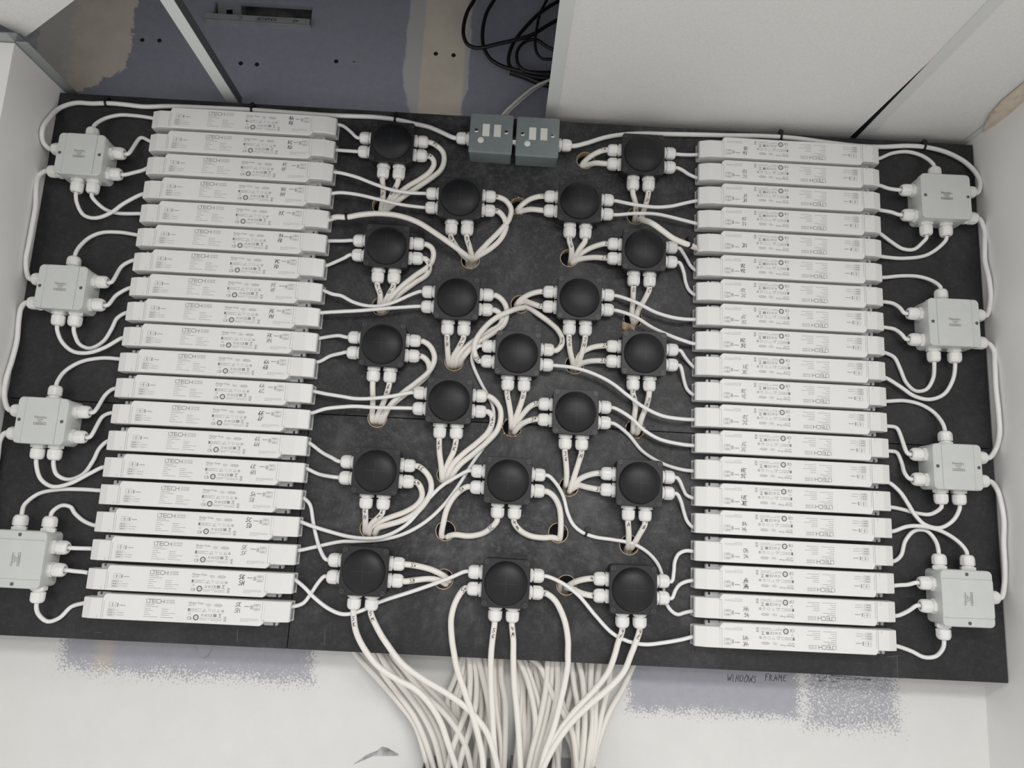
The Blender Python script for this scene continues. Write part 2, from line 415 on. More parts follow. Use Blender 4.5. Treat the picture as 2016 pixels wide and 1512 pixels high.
# right wall and the boxed pier on the left
mb = MB(); mb.box(0.9622, 1.06, -2.6, 0.07, -1.3, ZC + 0.004); struct(link('wall_right', mb.mesh('wall_right', 'wall_white')))
mb = MB(); mb.box(-1.75, -0.9462, -0.146, 0.07, -1.3, 0.8215); struct(link('wall_left', mb.mesh('wall_left', 'wall_white')), 'white boxed pier left of the board')
# unseen slab, front and ends added to block stray light from the ceiling void
mb = MB(); mb.box(-1.75, 1.06, -2.0, 0.2, 1.5, 1.55); mb.box(-1.75, 1.06, -2.0, -1.96, ZC + 0.01, 1.5); mb.box(-1.78, -1.75, -2.0, 0.2, ZC, 1.5); mb.box(1.06, 1.09, -2.0, 0.2, ZC, 1.5)
struct(link('ceiling', mb.mesh('ceiling', 'masonry')), 'unseen slab added to keep light out of the ceiling void')
# suspended ceiling: T bars, wall angles, tiles
def tbar(x0, x1, y0, y1, n):
    mb = MB(); mb.box(x0, x1, y0, y1, ZC, ZC + 0.0015)
    xm, ym = (x0 + x1) / 2, (y0 + y1) / 2; mb.cur = 1
    if (y1 - y0) > (x1 - x0): mb.box(xm - 0.0012, xm + 0.0012, y0, y1, ZC + 0.0015, ZC + 0.038)
    else: mb.box(x0, x1, ym - 0.0012, ym + 0.0012, ZC + 0.0015, ZC + 0.038)
    return struct(link('trim_%d' % n, mb.mesh('ceiling_bar', ['tbar', 'bar_web'])), 'pale grey ceiling grid bar')
xa = PZ(335, 0, ZC).x - 0.006; XB = [xa - 0.012, PZ(1085, 228, ZC).x - 0.012, PZ(1694, 276, ZC).x - 0.012]
for k, xb in enumerate(XB): tbar(xb, xb + 0.024, -1.9, WALL_Y - 0.001, k + 1)
tbar(-0.94, XB[0], -0.624, -0.60, 4); tbar(XB[0] + 0.024, XB[1], -0.624, -0.60, 5); tbar(XB[1] + 0.024, XB[2], -0.624, -0.60, 6); tbar(XB[2] + 0.024, 0.9618, -0.624, -0.60, 7)
mb = MB(); mb.box(-0.9460, -0.9445, -0.146, 0.069, 0.8225, 0.842); mb.box(-0.9460, -0.922, -0.146, 0.069, ZC - 0.0012, ZC)
mb.box(-1.7, -0.9460, -0.1475, -0.146, 0.8225, 0.842); mb.box(-1.7, -0.9445, -0.170, -0.1475, ZC - 0.0012, ZC)
struct(link('trim_8', mb.mesh('wall_angle', 'trim_grey')), 'grey metal wall angle on top of the left pier')
mb = MB(); mb.box(0.9500, 0.9620, -1.9, 0.069, ZC - 0.0012, ZC); struct(link('trim_9', mb.mesh('wall_angle', 'tbar')), 'wall angle along the right wall')
def tile(poly, z, label, name='ceiling_tile', th=0.015, tilt=None):
    mb = MB(); mb.prism(poly, z, z + th); o = link(name, mb.mesh(name, 'tile_white'))
    return tag(o, label, 'ceiling tile', 'suspended ceiling tiles')
zt = ZC + 0.0018
g0 = XB[2] - 0.016                      # this tile sits askew and leaves a dark wedge beside the bar
tile([(XB[1] + 0.004, -0.605), (XB[2] + 0.005, -0.605), (XB[2] + 0.003, -0.30), (g0, WALL_Y - 0.003), (XB[1] + 0.004, WALL_Y - 0.003)], zt, 'large white ceiling tile right of the two green switches, dark wedge gap beside it')
tile([(XB[2] + 0.016, -0.605), (0.9605, -0.605), (0.9605, WALL_Y - 0.003), (XB[2] + 0.016, WALL_Y - 0.003)], zt, 'narrow white ceiling tile against the right wall')
for k, (x0, x1) in enumerate(((-0.94, XB[0]), (XB[0] + 0.018, XB[1]), (XB[1] + 0.018, XB[2]), (XB[2] + 0.018, 0.9605))):
    mb = MB(); mb.box(x0 + 0.004, x1 + 0.004 if k < 3 else x1, -1.88, -0.622, zt, zt + 0.015)
    struct(link('trim_%d' % (10 + k), mb.mesh('ceiling_row', 'tile_white')), 'white ceiling tiles of the next row')
c0 = PZ(50, 73, 0.852); e1 = (PZ(147, 0, 0.852) - c0).xy.normalized(); e2 = Vector((e1.y, -e1.x))
if e2.x > 0: e2 = -e2
e2 = Vector((-e1.y, e1.x)) if Vector((-e1.y, e1.x)).y < 0 and Vector((-e1.y, e1.x)).x < 0 else Vector((e1.y, -e1.x))
A = c0.xy; quad = [A, A + e1 * 0.595, A + e1 * 0.595 + e2 * 0.595, A + e2 * 0.595]
if (quad[1] - quad[0]).cross(quad[3] - quad[0]) < 0: quad.reverse()
tile([tuple(q) for q in quad], 0.852, 'loose white ceiling tile turned askew in the top left corner')
# peeled joint tape in the right hand ceiling corner
tp = [(1934, 268), (1938, 248), (1950, 226), (1972, 201), (2000, 178), (2040, 146), (2040, 190), (2000, 214), (1972, 241), (1955, 262)]
mb = MB(); pts = [PZ(x, y, ZC - 0.004) for x, y in tp]
cen = sum(pts, Vector()) / len(pts)
mb.loft([[(q.x, q.y, ZC - 0.0012) for q in pts], [(q.x, q.y, ZC - 0.004 - 0.002 * (i % 3)) for i, q in enumerate(pts)]])
tag(link('joint_tape', mb.mesh('joint_tape', 'tape')), 'peeling beige joint tape in the right ceiling corner', 'tape')
# steel track and stud end in the wall cut-out
mb = MB(); mb.box(SX0 - 0.012, SX1 + 0.002, WALL_Y - 0.014, WALL_Y + 0.05, SZ0 - 0.004, SZ0 - 0.001)
mb.box(SX0 - 0.012, SX1 + 0.002, WALL_Y - 0.0145, WALL_Y - 0.013, SZ0 - 0.004, SZ0 + 0.009)
tr = empty('steel_track', Matrix.Identity(4)); tag(tr, 'grey steel track with stamped lettering in the wall cut-out', 'metal track')
t1 = link('track', mb.mesh('track', 'steel'), tr)
mb = MB(); put_text(mb, 'KNAUF', 0, 0, 0.011, 0, 0.042); put_text(mb, 'C', 0.075, 0, 0.011, 0); put_text(mb, '4IP', -0.05, 0, 0.011, 0)
link('stamped_lettering', mb.mesh('stamp', 'ink'), tr, Matrix.Translation((SX0 + 0.145, WALL_Y - 0.01475, SZ0 + 0.006)) @ OUT @ Matrix.Rotation(PI, 4, 'Z'))
st0, st1 = P(452, -14, -0.10), P(461, 26, -0.10)
mb = MB(); w2 = 0.026
mb.box(-w2, -w2 + 0.0012, -0.02, 0.02, -0.005, 0.10); mb.box(w2 - 0.0012, w2, -0.02, 0.02, -0.005, 0.10)
for x0, x1, z0, z1 in ((-w2, w2, -0.005, 0.020), (-w2, w2, 0.036, 0.10), (-w2, -0.007, 0.020, 0.036), (0.007, w2, 0.020, 0.036)): mb.box(x0, x1, -0.0205, -0.0193, z0, z1)
link('stud', mb.mesh('stud', 'steel'), tr, Matrix.Translation((st1.x + 0.004, 0.098, SZ0 + 0.001)) @ Matrix.Rotation(-0.16, 4, 'Y'))

# ------------------------------------------------------------------ black board
HOLES = {1: (751, 404), 2: (926, 512), 3: (1021, 406), 4: (1153, 316), 5: (1252, 425), 6: (1121, 508), 7: (750, 603), 8: (894, 712), 9: (1024, 599),
         10: (1246, 627), 11: (1131, 718), 12: (743, 823), 13: (1008, 841), 14: (1250, 845), 15: (879, 934), 16: (1120, 958), 17: (728, 1040), 18: (877, 1045),
         19: (1099, 1049), 20: (1239, 1073), 21: (873, 1140), 22: (1115, 1152)}
HR = 0.0178
hc = {k: P(x, y).xz for k, (x, y) in HOLES.items()}
hl = []
for k, c in hc.items():
    rr = HR * (1.04 if k in (18, 19) else 1.0)
    poly = [(c.x + rr * math.cos(2 * PI * i / 24), c.y + rr * math.sin(2 * PI * i / 24)) for i in range(24)]
    hl.append((poly, (lambda q, c=c, rr=rr: (q - c).length < rr * 0.985), (lambda q, c=c, rr=rr: abs((q - c).length - rr) < rr * 0.03)))
ZS = P(672, 817).z; XS = P(612, 803).x; gp = 0.0009
cuts = [((BX0, ZS - gp), (BX1, ZS - gp)), ((BX0, ZS + gp), (BX1, ZS + gp)), ((XS - gp, BZ0), (XS - gp, ZS - gp)), ((XS + gp, BZ0), (XS + gp, ZS - gp))]
def cls(c):
    if c.y > ZS + gp: return 0
    if c.y > ZS - gp: return None
    if c.x < XS - gp: return 1
    if c.x > XS + gp: return 2
    return None
board = empty('backboard', Matrix.Translation((0, 0, BZ0))); tag(board, 'large black painted plywood board carrying all the boxes and drivers', 'board')
inv = Matrix.Translation((0, 0, -BZ0))
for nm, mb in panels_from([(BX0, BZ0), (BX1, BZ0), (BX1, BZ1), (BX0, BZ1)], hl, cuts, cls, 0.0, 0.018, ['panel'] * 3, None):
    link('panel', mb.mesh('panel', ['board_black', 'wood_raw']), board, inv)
mb = MB(); mb.ring2(0, 0, HR * 0.99, HR + 0.0011, 0.00025, 28)
rim = mb.mesh('hole_rim', 'wood_raw')
mb = MB()
for i in range(34):
    a = 2 * PI * i / 34 + random.uniform(-.05, .05); r1 = HR + random.choice((0.0004, 0.001, 0.001, 0.002, 0.003, 0.006 if 17 < i < 26 else 0.002))
    da = random.uniform(.06, .12); mb.add([(HR * .985 * math.cos(a - da), HR * .985 * math.sin(a - da), .0003), (HR * .985 * math.cos(a + da), HR * .985 * math.sin(a + da), .0003),
        (r1 * math.cos(a + da * .5), r1 * math.sin(a + da * .5), .0004), (r1 * math.cos(a - da * .3), r1 * math.sin(a - da * .3), .0014)], [(0, 1, 2, 3)])
rim_rag = mb.mesh('hole_rim_splintered', 'wood_raw')
for k, c in hc.items(): link('hole_rim', rim_rag if k in (10, 13, 14, 3) else rim, board, inv @ on_board(c.x, c.y, random.uniform(-.3, .3) + (2.4 if k == 3 else 0)))
mb = MB()
for i in range(9):                              # torn splinters below the ragged hole
    x = -0.018 + i * 0.0028; mb.add([(x, -0.012, .0004), (x + .003, -0.013, .0004), (x + .0045, -0.022 - random.uniform(0, .012), .002), (x + .002, -0.021 - random.uniform(0, .01), .004)], [(0, 1, 2, 3)])
link('splinters', mb.mesh('splinters', 'wood_raw'), board, inv @ on_board(hc[10].x, hc[10].y, -0.25))
for x0, y0, x1, y1 in ((1766, 1292, 1767, 1332), (1747, 1293, 1768, 1291), (640, 1238, 639, 1270), (468, 1240, 467, 1262), (1364, 1272, 1364, 1285)):
    a, c = P(x0, y0).xz, P(x1, y1).xz; mb = MB(); mb.stroke2([tuple(a), tuple((a + c) / 2), tuple(c)], 0.0010)
    mb.v = [(x, -0.0002, y) for x, y, z in mb.v]; link('chalk_mark', mb.mesh('chalk_mark', 'chalk'), board, inv)
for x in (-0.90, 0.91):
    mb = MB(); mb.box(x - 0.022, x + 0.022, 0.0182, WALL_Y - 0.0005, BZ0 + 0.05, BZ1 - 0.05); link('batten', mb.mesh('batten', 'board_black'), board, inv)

# ------------------------------------------------------------------ LED drivers
DL, DW, DH = 0.3705, 0.0440, 0.0300
MARK_L = [('8A', '8B'), ('8C', '8D'), ('8E', '8F'), ('8G', '8H'), ('8K',), ('7A', '7B'), ('7C', '7D'), ('7E', '7F'), ('7G', '7H'), ('7K', '7M'),
          ('6A', '6B'), ('6A', '6C'), ('6E', '6F'), ('6G', '6H'), ('6K', '6M'), ('5A', '5B'), ('5C', '5D'), ('5E', '5F'), ('5G', '5H'), ('5K', '5M')]
MARK_R = [('1A', '1B'), ('1C', '1D'), ('1E', '1F'), ('1G', '1H'), ('1K',), ('2A', '2B'), ('2C', '2D'), ('2E', '2F'), ('2G', '2H'), ('2K', '2M'),
          ('3A', '3B'), ('3C', '3D'), ('3E', '3F'), ('3G', '3H'), ('3K', '3M'), ('4A', '4B'), ('4C', '4D'), ('4E', '4F'), ('4G', '4H'), ('4K', '4M')]
POS_L = [(-.5510, .7539), (-.5500, .7033), (-.5490, .6533), (-.5485, .6025), (-.5478, .5528), (-.5480, .5027), (-.5475, .4523), (-.5468, .4021), (-.5470, .3523), (-.5467, .3025),
         (-.5468, .2522), (-.5466, .2026), (-.5462, .1529), (-.5466, .1027), (-.5464, .0528), (-.5462, .0030), (-.5467, -.0467), (-.5464, -.0969), (-.5463, -.1479), (-.5465, -.1977)]
POS_R = [(.5628, .7580), (.5622, .7078), (.5617, .6569), (.5611, .6062), (.5602, .5557), (.5597, .5051), (.5592, .4551), (.5588, .4048), (.5582, .3550), (.5581, .3048),
         (.5577, .2547), (.5573, .2047), (.5583, .1550), (.5579, .1051), (.5580, .0547), (.5580, .0050), (.5579, -.0456), (.5581, -.0955), (.5578, -.1461), (.5578, -.1964)]
CI, CO, NT = 0.038, 0.045, 0.0078              # input cap, output cap, notch depth
hx, hy = DL / 2, DW / 2
def driver_meshes():
    ms = {}
    mb = MB(); x0, x1 = -hx + CI, hx - CO
    poly = [(x0 - 0.001, -hy), (x1 - 0.006, -hy), (x1 - 0.002, -hy + 0.003), (x1 + 0.001, -hy + NT), (x1 + 0.001, hy), (x0 + 0.004, hy), (x0 + 0.0015, hy - 0.0022), (x0 - 0.001, hy - NT)]
    mb.prism(poly, 0.0, DH, 0.0011); ms['housing'] = mb.mesh('housing', 'driver_white')
    def cap(xi, xo, ylo, yhi, sg):
        mb = MB()
        # cross-sections along x: full height, then sloping down to the end
        secs = [(xi, DH - 0.0003, 0.0), (xi + (xo - xi) * 0.55, DH - 0.0003, 0.0), (xo - sg * 0.0012, DH - 0.0062, 0.0), (xo, DH - 0.0078, 0.0007)]
        rings = []
        for x, h, ins_ in secs:
            c = 0.0011
            a, b_ = ylo + ins_, yhi - ins_
            rings.append([(x, a, 0), (x, b_, 0), (x, b_, h - c), (x, b_ - c, h), (x, a + c, h), (x, a, h - c)])
        if sg < 0: rings = [list(reversed(r)) for r in rings]
        mb.loft(rings); return mb
    ms['input_cap'] = cap(x0 - 0.0012, -hx, -hy, hy - NT, -1).mesh('input_cap', 'driver_cap')
    ms['output_cap'] = cap(x1 + 0.0012, hx, -hy + NT, hy, 1).mesh('output_cap', 'driver_cap')
    # clear end window of the output cap and small seams
    mb = MB(); mb.box(hx - 0.0004, hx + 0.0006, -hy + NT + 0.004, hy - 0.003, 0.003, 0.018); ms['end_window'] = mb.mesh('end_window', 'end_grey')
    mb = MB(); mb.box(hx - 0.0005, hx + 0.0022, -hy + NT + 0.0006, hy - 0.0006, 0.0, 0.0025); mb.box(hx - 0.0005, hx + 0.0012, -hy + NT + 0.0006, hy - 0.0006, 0.0195, 0.0213); ms['end_frame'] = mb.mesh('end_frame', 'frosted')
    # frosted mounting ears in the two notches, with a U slot
    a = x1 - 0.003; t = [(a, -hy + NT + .0002), (a, -hy - .0006), (a + .0160, -hy - .0006), (a + .0160, -hy + .0036), (a + .0172, -hy + .0048), (a + .0186, -hy + .0048), (a + .0198, -hy + .0036), (a + .0198, -hy - .0006),
        (a + .0235, -hy - .0006), (a + .0250, -hy + .001), (a + .0250, -hy + NT + .0002)]
    mb = MB(); mb.prism(t, 0.0005, 0.0105, 0.0004); ms['mounting_ear'] = mb.mesh('mounting_ear', 'frosted')
    # seams
    mb = MB(); z = DH + 0.00012
    mb.quad2(-hx + CI + .0025, -hy + .002, -hx + CI + .0029, hy - .012, z); mb.quad2(-hx + CI - .008, -hy + .0018, -hx + CI - .0076, -hy + .0058, z)
    mb.quad2(hx - CO - .0033, -hy + .010, hx - CO - .0029, hy - .002, z); mb.quad2(hx - CO - .0033, -hy + .0098, hx - CO + .003, -hy + .0102, z)
    ms['seam'] = mb.mesh('seam', 'print_grey')
    # printing: mm measured from the lower left corner
    mb = MB(); z = DH + 0.00015
    X_ = lambda u: -hx + u / 1000; Y_ = lambda v: -hy + v / 1000
    def t(body, u, v, size, w): put_text(mb, body, X_(u), Y_(v), size / 1000 * 1.38, z, w / 1000)
    def ln(u0, u1, v, th=0.55, words=True, rnd=random.Random(3)):
        u = u0
        while u < u1:
            w = min(rnd.uniform(2.0, 5.0), u1 - u); mb.quad2(X_(u), Y_(v), X_(u + w), Y_(v + th), z); u += w + (0.7 if words else 0)
    def frame(u0, v0, u1, v1, th=0.3):
        mb.quad2(X_(u0), Y_(v0), X_(u1), Y_(v0 + th), z); mb.quad2(X_(u0), Y_(v1 - th), X_(u1), Y_(v1), z); mb.quad2(X_(u0), Y_(v0), X_(u0 + th), Y_(v1), z); mb.quad2(X_(u1 - th), Y_(v0), X_(u1), Y_(v1), z)
    def st_(pts, w): mb.stroke2([(X_(a), Y_(b_)) for a, b_ in pts], w / 1000, z)
    # brand lettering drawn as thin strokes
    u, v, H, w = 115.0, 31.6, 6.4, 0.88
    st_([(u, v + H), (u, v), (u + 5.0, v)], w); st_([(u + 2.6, v + H), (u + 9.4, v + H)], w); st_([(u + 6.3, v + H), (u + 6.3, v)], w)
    for k in (0, .5, 1): st_([(u + 10.6, v + H * k), (u + 16.2, v + H * k)], w)
    st_([(u + 10.6, v), (u + 10.6, v + H)], w)
    st_([(u + 24.0, v + H), (u + 18.6, v + H), (u + 18.0, v + H - .8), (u + 18.0, v + .8), (u + 18.6, v), (u + 24.0, v)], w)
    st_([(u + 25.6, v + H), (u + 25.6, v)], w); st_([(u + 31.6, v + H), (u + 31.6, v)], w); st_([(u + 26.6, v + H / 2), (u + 31.6, v + H / 2)], w)
    t('Flicker Free', 191, 33.2, 3.6, 25.5); t('CB', 190.5, 6.0, 5.2, 8.0); t('CE', 228, 12.2, 4.8, 7.0); t('EAC', 221, 12.4, 4.2, 5.6); t('UK', 214.5, 14.6, 2.4, 4.5); t('CA', 214.5, 12.0, 2.4, 4.5)
    mb.ring2(X_(206), Y_(10.2), .0031, .0052, z, 22); t('TUV', 203.4, 9.3, 2.2, 5.2)
    mb.ring2(X_(194.3), Y_(16), .0015, .0019, z, 14)
    st_([(217, 20.5), (223, 20.5), (220, 25.5), (217, 20.5)], .7); st_([(226.5, 25), (231.5, 25), (229, 20.8), (226.5, 25)], .35); frame(234.5, 20.6, 239, 25); st_([(243, 20.6), (243, 25), (247, 25), (247, 20.6), (243, 20.6)], .4)
    mb.ring2(X_(252.5), Y_(22.8), .0012, .0021, z, 14); st_([(244, 22), (246, 22)], .5)
    for k in range(3): mb.quad2(X_(236.6), Y_(12.4 + k * 1.7), X_(242.5), Y_(13.6 + k * 1.7), z)
    st_([(246, 17.6), (250.5, 17.6)], .7); st_([(246.6, 17.2), (249.8, 12.8)], .5); st_([(249.8, 17.2), (246.6, 12.8)], .5); st_([(245.8, 12), (250.6, 12)], .6)
    frame(255.5, 5.2, 260, 13.4, .35); st_([(256.8, 12), (258.8, 12)], .6); st_([(257.8, 12), (257.8, 6.6)], .8); st_([(256.8, 6.6), (258.8, 6.6)], .6)
    st_([(236, 32.4), (239, 34.4), (247, 34.4), (251, 32.3), (247, 30.4), (239, 30.4), (236, 32.4)], .4); t('DALI', 238.5, 31.4, 2.6, 7.5); st_([(247, 34.2), (250.8, 32.3), (247, 30.6)], .9)
    for k in range(3): mb.quad2(X_(64), Y_(22.2 + k * 2.2), X_(66.2), Y_(23.8 + k * 2.2), z)
    frame(50, 21.4, 62, 29.8, .28); frame(50, 21.4, 62, 25.6, .28); frame(48.5, 6.0, 60, 18.5, .28); frame(48.5, 10.2, 60, 14.4, .28)
    frame(306.5, 26.6, 318.5, 38, .28); frame(306.5, 30.4, 318.5, 34.2, .28); frame(306.5, 26.6, 312, 38, .28)
    ms['label_print'] = mb.mesh('label_print', 'print_grey')
    mb = MB()
    t('LED DRIVER', 150, 35.6, 2.6, 15.5); t('LED DRIVER', 150, 31.8, 2.6, 15.5); t('IEEE 1789', 191, 29.6, 2.4, 11)
    ln(114.5, 131, 28.2, .8); ln(114.3, 138, 25.1, .7); ln(114, 123, 21.5, .7); ln(113.8, 128, 18.0, .7); ln(113.5, 121, 14.6, .7); ln(113.3, 124, 11.0, .7); ln(113, 138, 7.2, .7)
    ln(144, 156, 21.2, .7); ln(144, 155, 17.9, .7); ln(144, 168, 14.5, .7); ln(143.8, 158, 11, .7); ln(143.5, 166, 7.2, .7)
    ln(190.5, 215, 24.6, .6); ln(190.5, 208, 22.6, .6); ln(190.5, 214, 20.6, .6); mb.quad2(X_(190.5), Y_(20.4), X_(193.5), Y_(25.4), z)
    ln(212.5, 252, 8.6, .6); ln(212.5, 224, 6.4, .6); ln(233, 252, 6.0, .6); ln(222, 230, 33.6, .6); ln(222, 231, 31.8, .7); ln(224, 229, 30, .5)
    ln(70, 79, 24.4, 1.2); mb.quad2(X_(67.8), Y_(24.2), X_(68.8), Y_(25.4), z)
    for vv in (7.2, 11.4, 15.6): ln(50, 57.5, vv, 1.4)
    mb.quad2(X_(55.2), Y_(22.4), X_(56.4), Y_(28.6), z)
    st_([(60, 16.5), (68, 16.5)], .35); st_([(60, 12.4), (64, 12.4), (64, 8.2), (60, 8.2)], .35); ln(66, 78, 12.0, .7); ln(66, 77, 7.8, .7)
    ln(290, 299, 32.2, 1.6); mb.quad2(X_(301), Y_(28.5), X_(302.2), Y_(35.5), z); mb.quad2(X_(303.2), Y_(28.5), X_(304.6), Y_(35.5), z)
    ln(308, 317, 35.4, 1.0); ln(308, 317, 28.0, 1.0)
    ln(285, 317, 11.4, .5); ln(285, 317, 9.2, .5); ln(285, 299, 7.0, .5)
    ms['fine_print'] = mb.mesh('fine_print', 'print_light')
    return ms
DM = driver_meshes()
EAR_IN = Matrix.Rotation(PI, 4, 'Z') @ Matrix.Translation(((CO - CI), 0, 0))
def driver(x, z, ang, marks, side, row, n):
    e = empty('led_driver', on_board(x, z, ang))
    mk = ' and '.join(marks)
    tag(e, 'long white LED driver handwritten %s, %s column' % (mk, side), 'LED driver', 'LED drivers in two columns')
    for nm in ('housing', 'input_cap', 'output_cap', 'end_frame', 'end_window', 'label_print', 'fine_print', 'seam'): link(nm, DM[nm], e)
    for q in e.children:
        if q.name.split('.')[0] in ('label_print', 'fine_print', 'seam', 'end_frame'): q['kind'] = 'stuff'
    link('mounting_ear', DM['mounting_ear'], e); link('mounting_ear', DM['mounting_ear'], e, EAR_IN)
    mb = MB(); rnd = random.Random(hash(mk) % 1000 + n); k = len(marks)
    rnd = random.Random(n * 7 + 1)
    bold = 0.0011 if rnd.random() < .35 else 0.0008
    dx, dy = rnd.uniform(-.003, .003), rnd.uniform(-.002, .002)
    for i, s_ in enumerate(marks):
        handwrite(mb, s_, -hx + 0.2745 + dx + rnd.uniform(-.001, .001), -hy + (0.0300 if k == 2 else 0.026) + dy - i * 0.0104, 0.0074 if k == 2 else 0.0085, bold if i or n % 3 else bold * 1.2, None, DH + 0.0002, 0.95, 0.05, 1, rnd)
    link('handwriting', mb.mesh('handwriting', 'ink'), e)['kind'] = 'stuff'
    return e
for k, (p_, mk) in enumerate(zip(POS_L, MARK_L)): driver(p_[0], p_[1], 0.0006 * math.sin(k * 2.1), mk, 'left', k + 1, k)
for k, (p_, mk) in enumerate(zip(POS_R, MARK_R)): driver(p_[0], p_[1], PI + 0.0010, mk, 'right', k + 1, 40 + k)

# ------------------------------------------------------------------ cable glands
def gland_meshes():
    r = {}
    mb = MB()
    hexf = lambda q, a: 1 / max(math.cos(((a + PI / 6) % (PI / 3)) - PI / 6), .9) if 0 < q < 5 else 1
    mb.lathe([(-.002, .0085), (0, .0118), (.0006, .0122), (.0060, .0122), (.0068, .0116), (.0070, .0100), (.0092, .0098)], 'x', 24, hexf)
    r['gland'] = mb.mesh('gland', 'gland_white', 35)
    mb = MB()
    rib = lambda q, a: (1 + 0.045 * (1 if math.cos(6 * a) > .2 else 0)) if 1 < q < 5 else (1 + 0.012 * math.cos(6 * a) if q == 5 else 1)
    mb.lathe([(.0090, .0090), (.0092, .0112), (.0098, .0119), (.0102, .0121), (.0206, .0121), (.0240, .0118), (.0264, .0105), (.0280, .0086), (.0284, .0076), (.0270, .0066), (.0200, .0060)], 'x', 36, rib)
    r['cap_nut'] = mb.mesh('cap_nut', 'gland_white', 18)
    return r
GM = gland_meshes()
GLEN = 0.0284
def add_gland(parent, lx, ly, lz, ang):
    mw = Matrix.Translation((lx, ly, lz)) @ Matrix.Rotation(ang, 4, 'Z') @ Matrix.Rotation(random.uniform(0, 1), 4, 'X')
    g = link('gland', GM['gland'], parent, mw); link('cap_nut', GM['cap_nut'], g); return g
SIDE = {'R': (1, 0, 0.0), 'T': (0, 1, PI / 2), 'L': (-1, 0, PI), 'B': (0, -1, -PI / 2)}
MOUTH = {}                                     # (box, gland) -> (mouth point, outward direction)
def gland_on(e, key, side, half, off, h, name):
    sx, sy, a = SIDE[side]
    lx, ly = (sx * half, off) if sx else (off, sy * half)
    add_gland(e, lx, ly, h, a)
    mwd = e.matrix_world; MOUTH[(key, name)] = (mwd @ Vector((lx + sx * GLEN, ly + sy * GLEN, h)), (mwd.to_3x3() @ Vector((sx, sy, 0))).normalized())

# ------------------------------------------------------------------ black domed junction boxes
def jbox_meshes():
    r = {}
    mb = MB(); s = .0830
    mb.loft([ring3(rrect(s + .002, s + .002, .010, 5), 0), ring3(rrect(s + .002, s + .002, .010, 5), .004), ring3(rrect(s, s, .010, 5), .005), ring3(rrect(s - .001, s - .001, .010, 5), .0335)])
    r['base'] = mb.mesh('base', 'black_plastic', 30)
    mb = MB(); s = .0865
    mb.loft([ring3(rrect(s - .001, s - .001, .008, 5), .0338), ring3(rrect(s, s, .008, 5), .0345), ring3(rrect(s, s, .008, 5), .0400), ring3(rrect(s - .0016, s - .0016, .0075, 5), .0412)])
    r['lid'] = mb.mesh('lid', 'black_plastic', 30)
    mb = MB(); R = .0392; H = .0135
    prof = [(.0405, R + .0006)] + [(.0412 + H * math.sin(a), R * math.cos(a) ** 0.9) for a in [PI / 2 * k / 10 for k in range(10)]] + [(.0412 + H, .0006)]
    mb.lathe(prof, 'z', 40); r['dome'] = mb.mesh('dome', 'black_dome', 40)
    mb = MB()                                   # moulded cross lines that follow the dome
    for ax in (0, 1):
        pts = []
        for k in range(25):
            t = -.020 + .040 * k / 24; a = math.acos(min(1, (abs(t) / R) ** (1 / .9))); pts.append((t, .0412 + H * math.sin(a) + .0002))
        for (t0, z0), (t1, z1) in zip(pts, pts[1:]):
            w = .00022; q = [(t0, -w, z0), (t1, -w, z1), (t1, w, z1), (t0, w, z0)]
            mb.add([(x, y, z) if ax == 0 else (-y, x, z) for x, y, z in q], [(0, 1, 2, 3)])
    r['moulded_cross'] = mb.mesh('moulded_cross', 'black_mark')
    mb = MB(); mb.lathe([(.0405, .0052), (.0421, .0052), (.0425, .0048), (.0425, .0010)], 'z', 18); r['lid_screw'] = mb.mesh('lid_screw', 'black_screw', 40)
    mb = MB(); mb.ring2(0, 0, .0051, .0064, .04135, 20); r['screw_recess'] = mb.mesh('screw_recess', 'tie_black')
    mb = MB(); mb.box(-.0034, .0034, -.0008, .0008, .0424, .04262); r['slot'] = mb.mesh('slot', 'tie_black')
    return r
JM = jbox_meshes()
JB = {1: (771.5, 278, '8A', '8C'), 2: (906, 388.3, '8E', '8G'), 3: (761, 483, '7A', '7C'), 4: (899.5, 585.5, '7E', '7G'), 5: (752.5, 677.3, '7K', '6A'), 6: (884.3, 788.3, '6C', '6E'),
      7: (739.3, 927.3, '6G', '6K'), 8: (716, 1125, '5A', '5K'), 9: (1267, 302, '1A', '1C'), 10: (1142, 395, '1E', '1G'), 11: (1269, 490, '2A', '2C'), 12: (1141.3, 585.7, '2E', '2G'),
      13: (1268.7, 695, '2K', '3A'), 14: (1019.7, 695, '5E', '3C'), 15: (1133.7, 810.7, '3E', '3G'), 16: (1259.7, 950.7, '3K', '4A'), 17: (1000.3, 946, '5C', '4G'),
      18: (996, 1148.7, '5G', '4K'), 19: (1247.5, 1161, '4C', '4E')}
JWHERE = {1: 'topmost of the left boxes', 2: 'below and left of the switches', 3: 'second from top beside left drivers', 4: 'left of board centre, third row', 5: 'third from top beside left drivers',
          6: 'left of centre, low', 7: 'fourth from top beside left drivers', 8: 'lowest beside left drivers', 9: 'topmost of the right boxes', 10: 'below and right of the switches',
          11: 'second from top beside right drivers', 12: 'right of board centre, third row', 13: 'third from top beside right drivers', 14: 'at board centre', 15: 'right of centre, low',
          16: 'fourth from top beside right drivers', 17: 'above the bottom middle box', 18: 'bottom middle of the board', 19: 'lowest beside right drivers'}
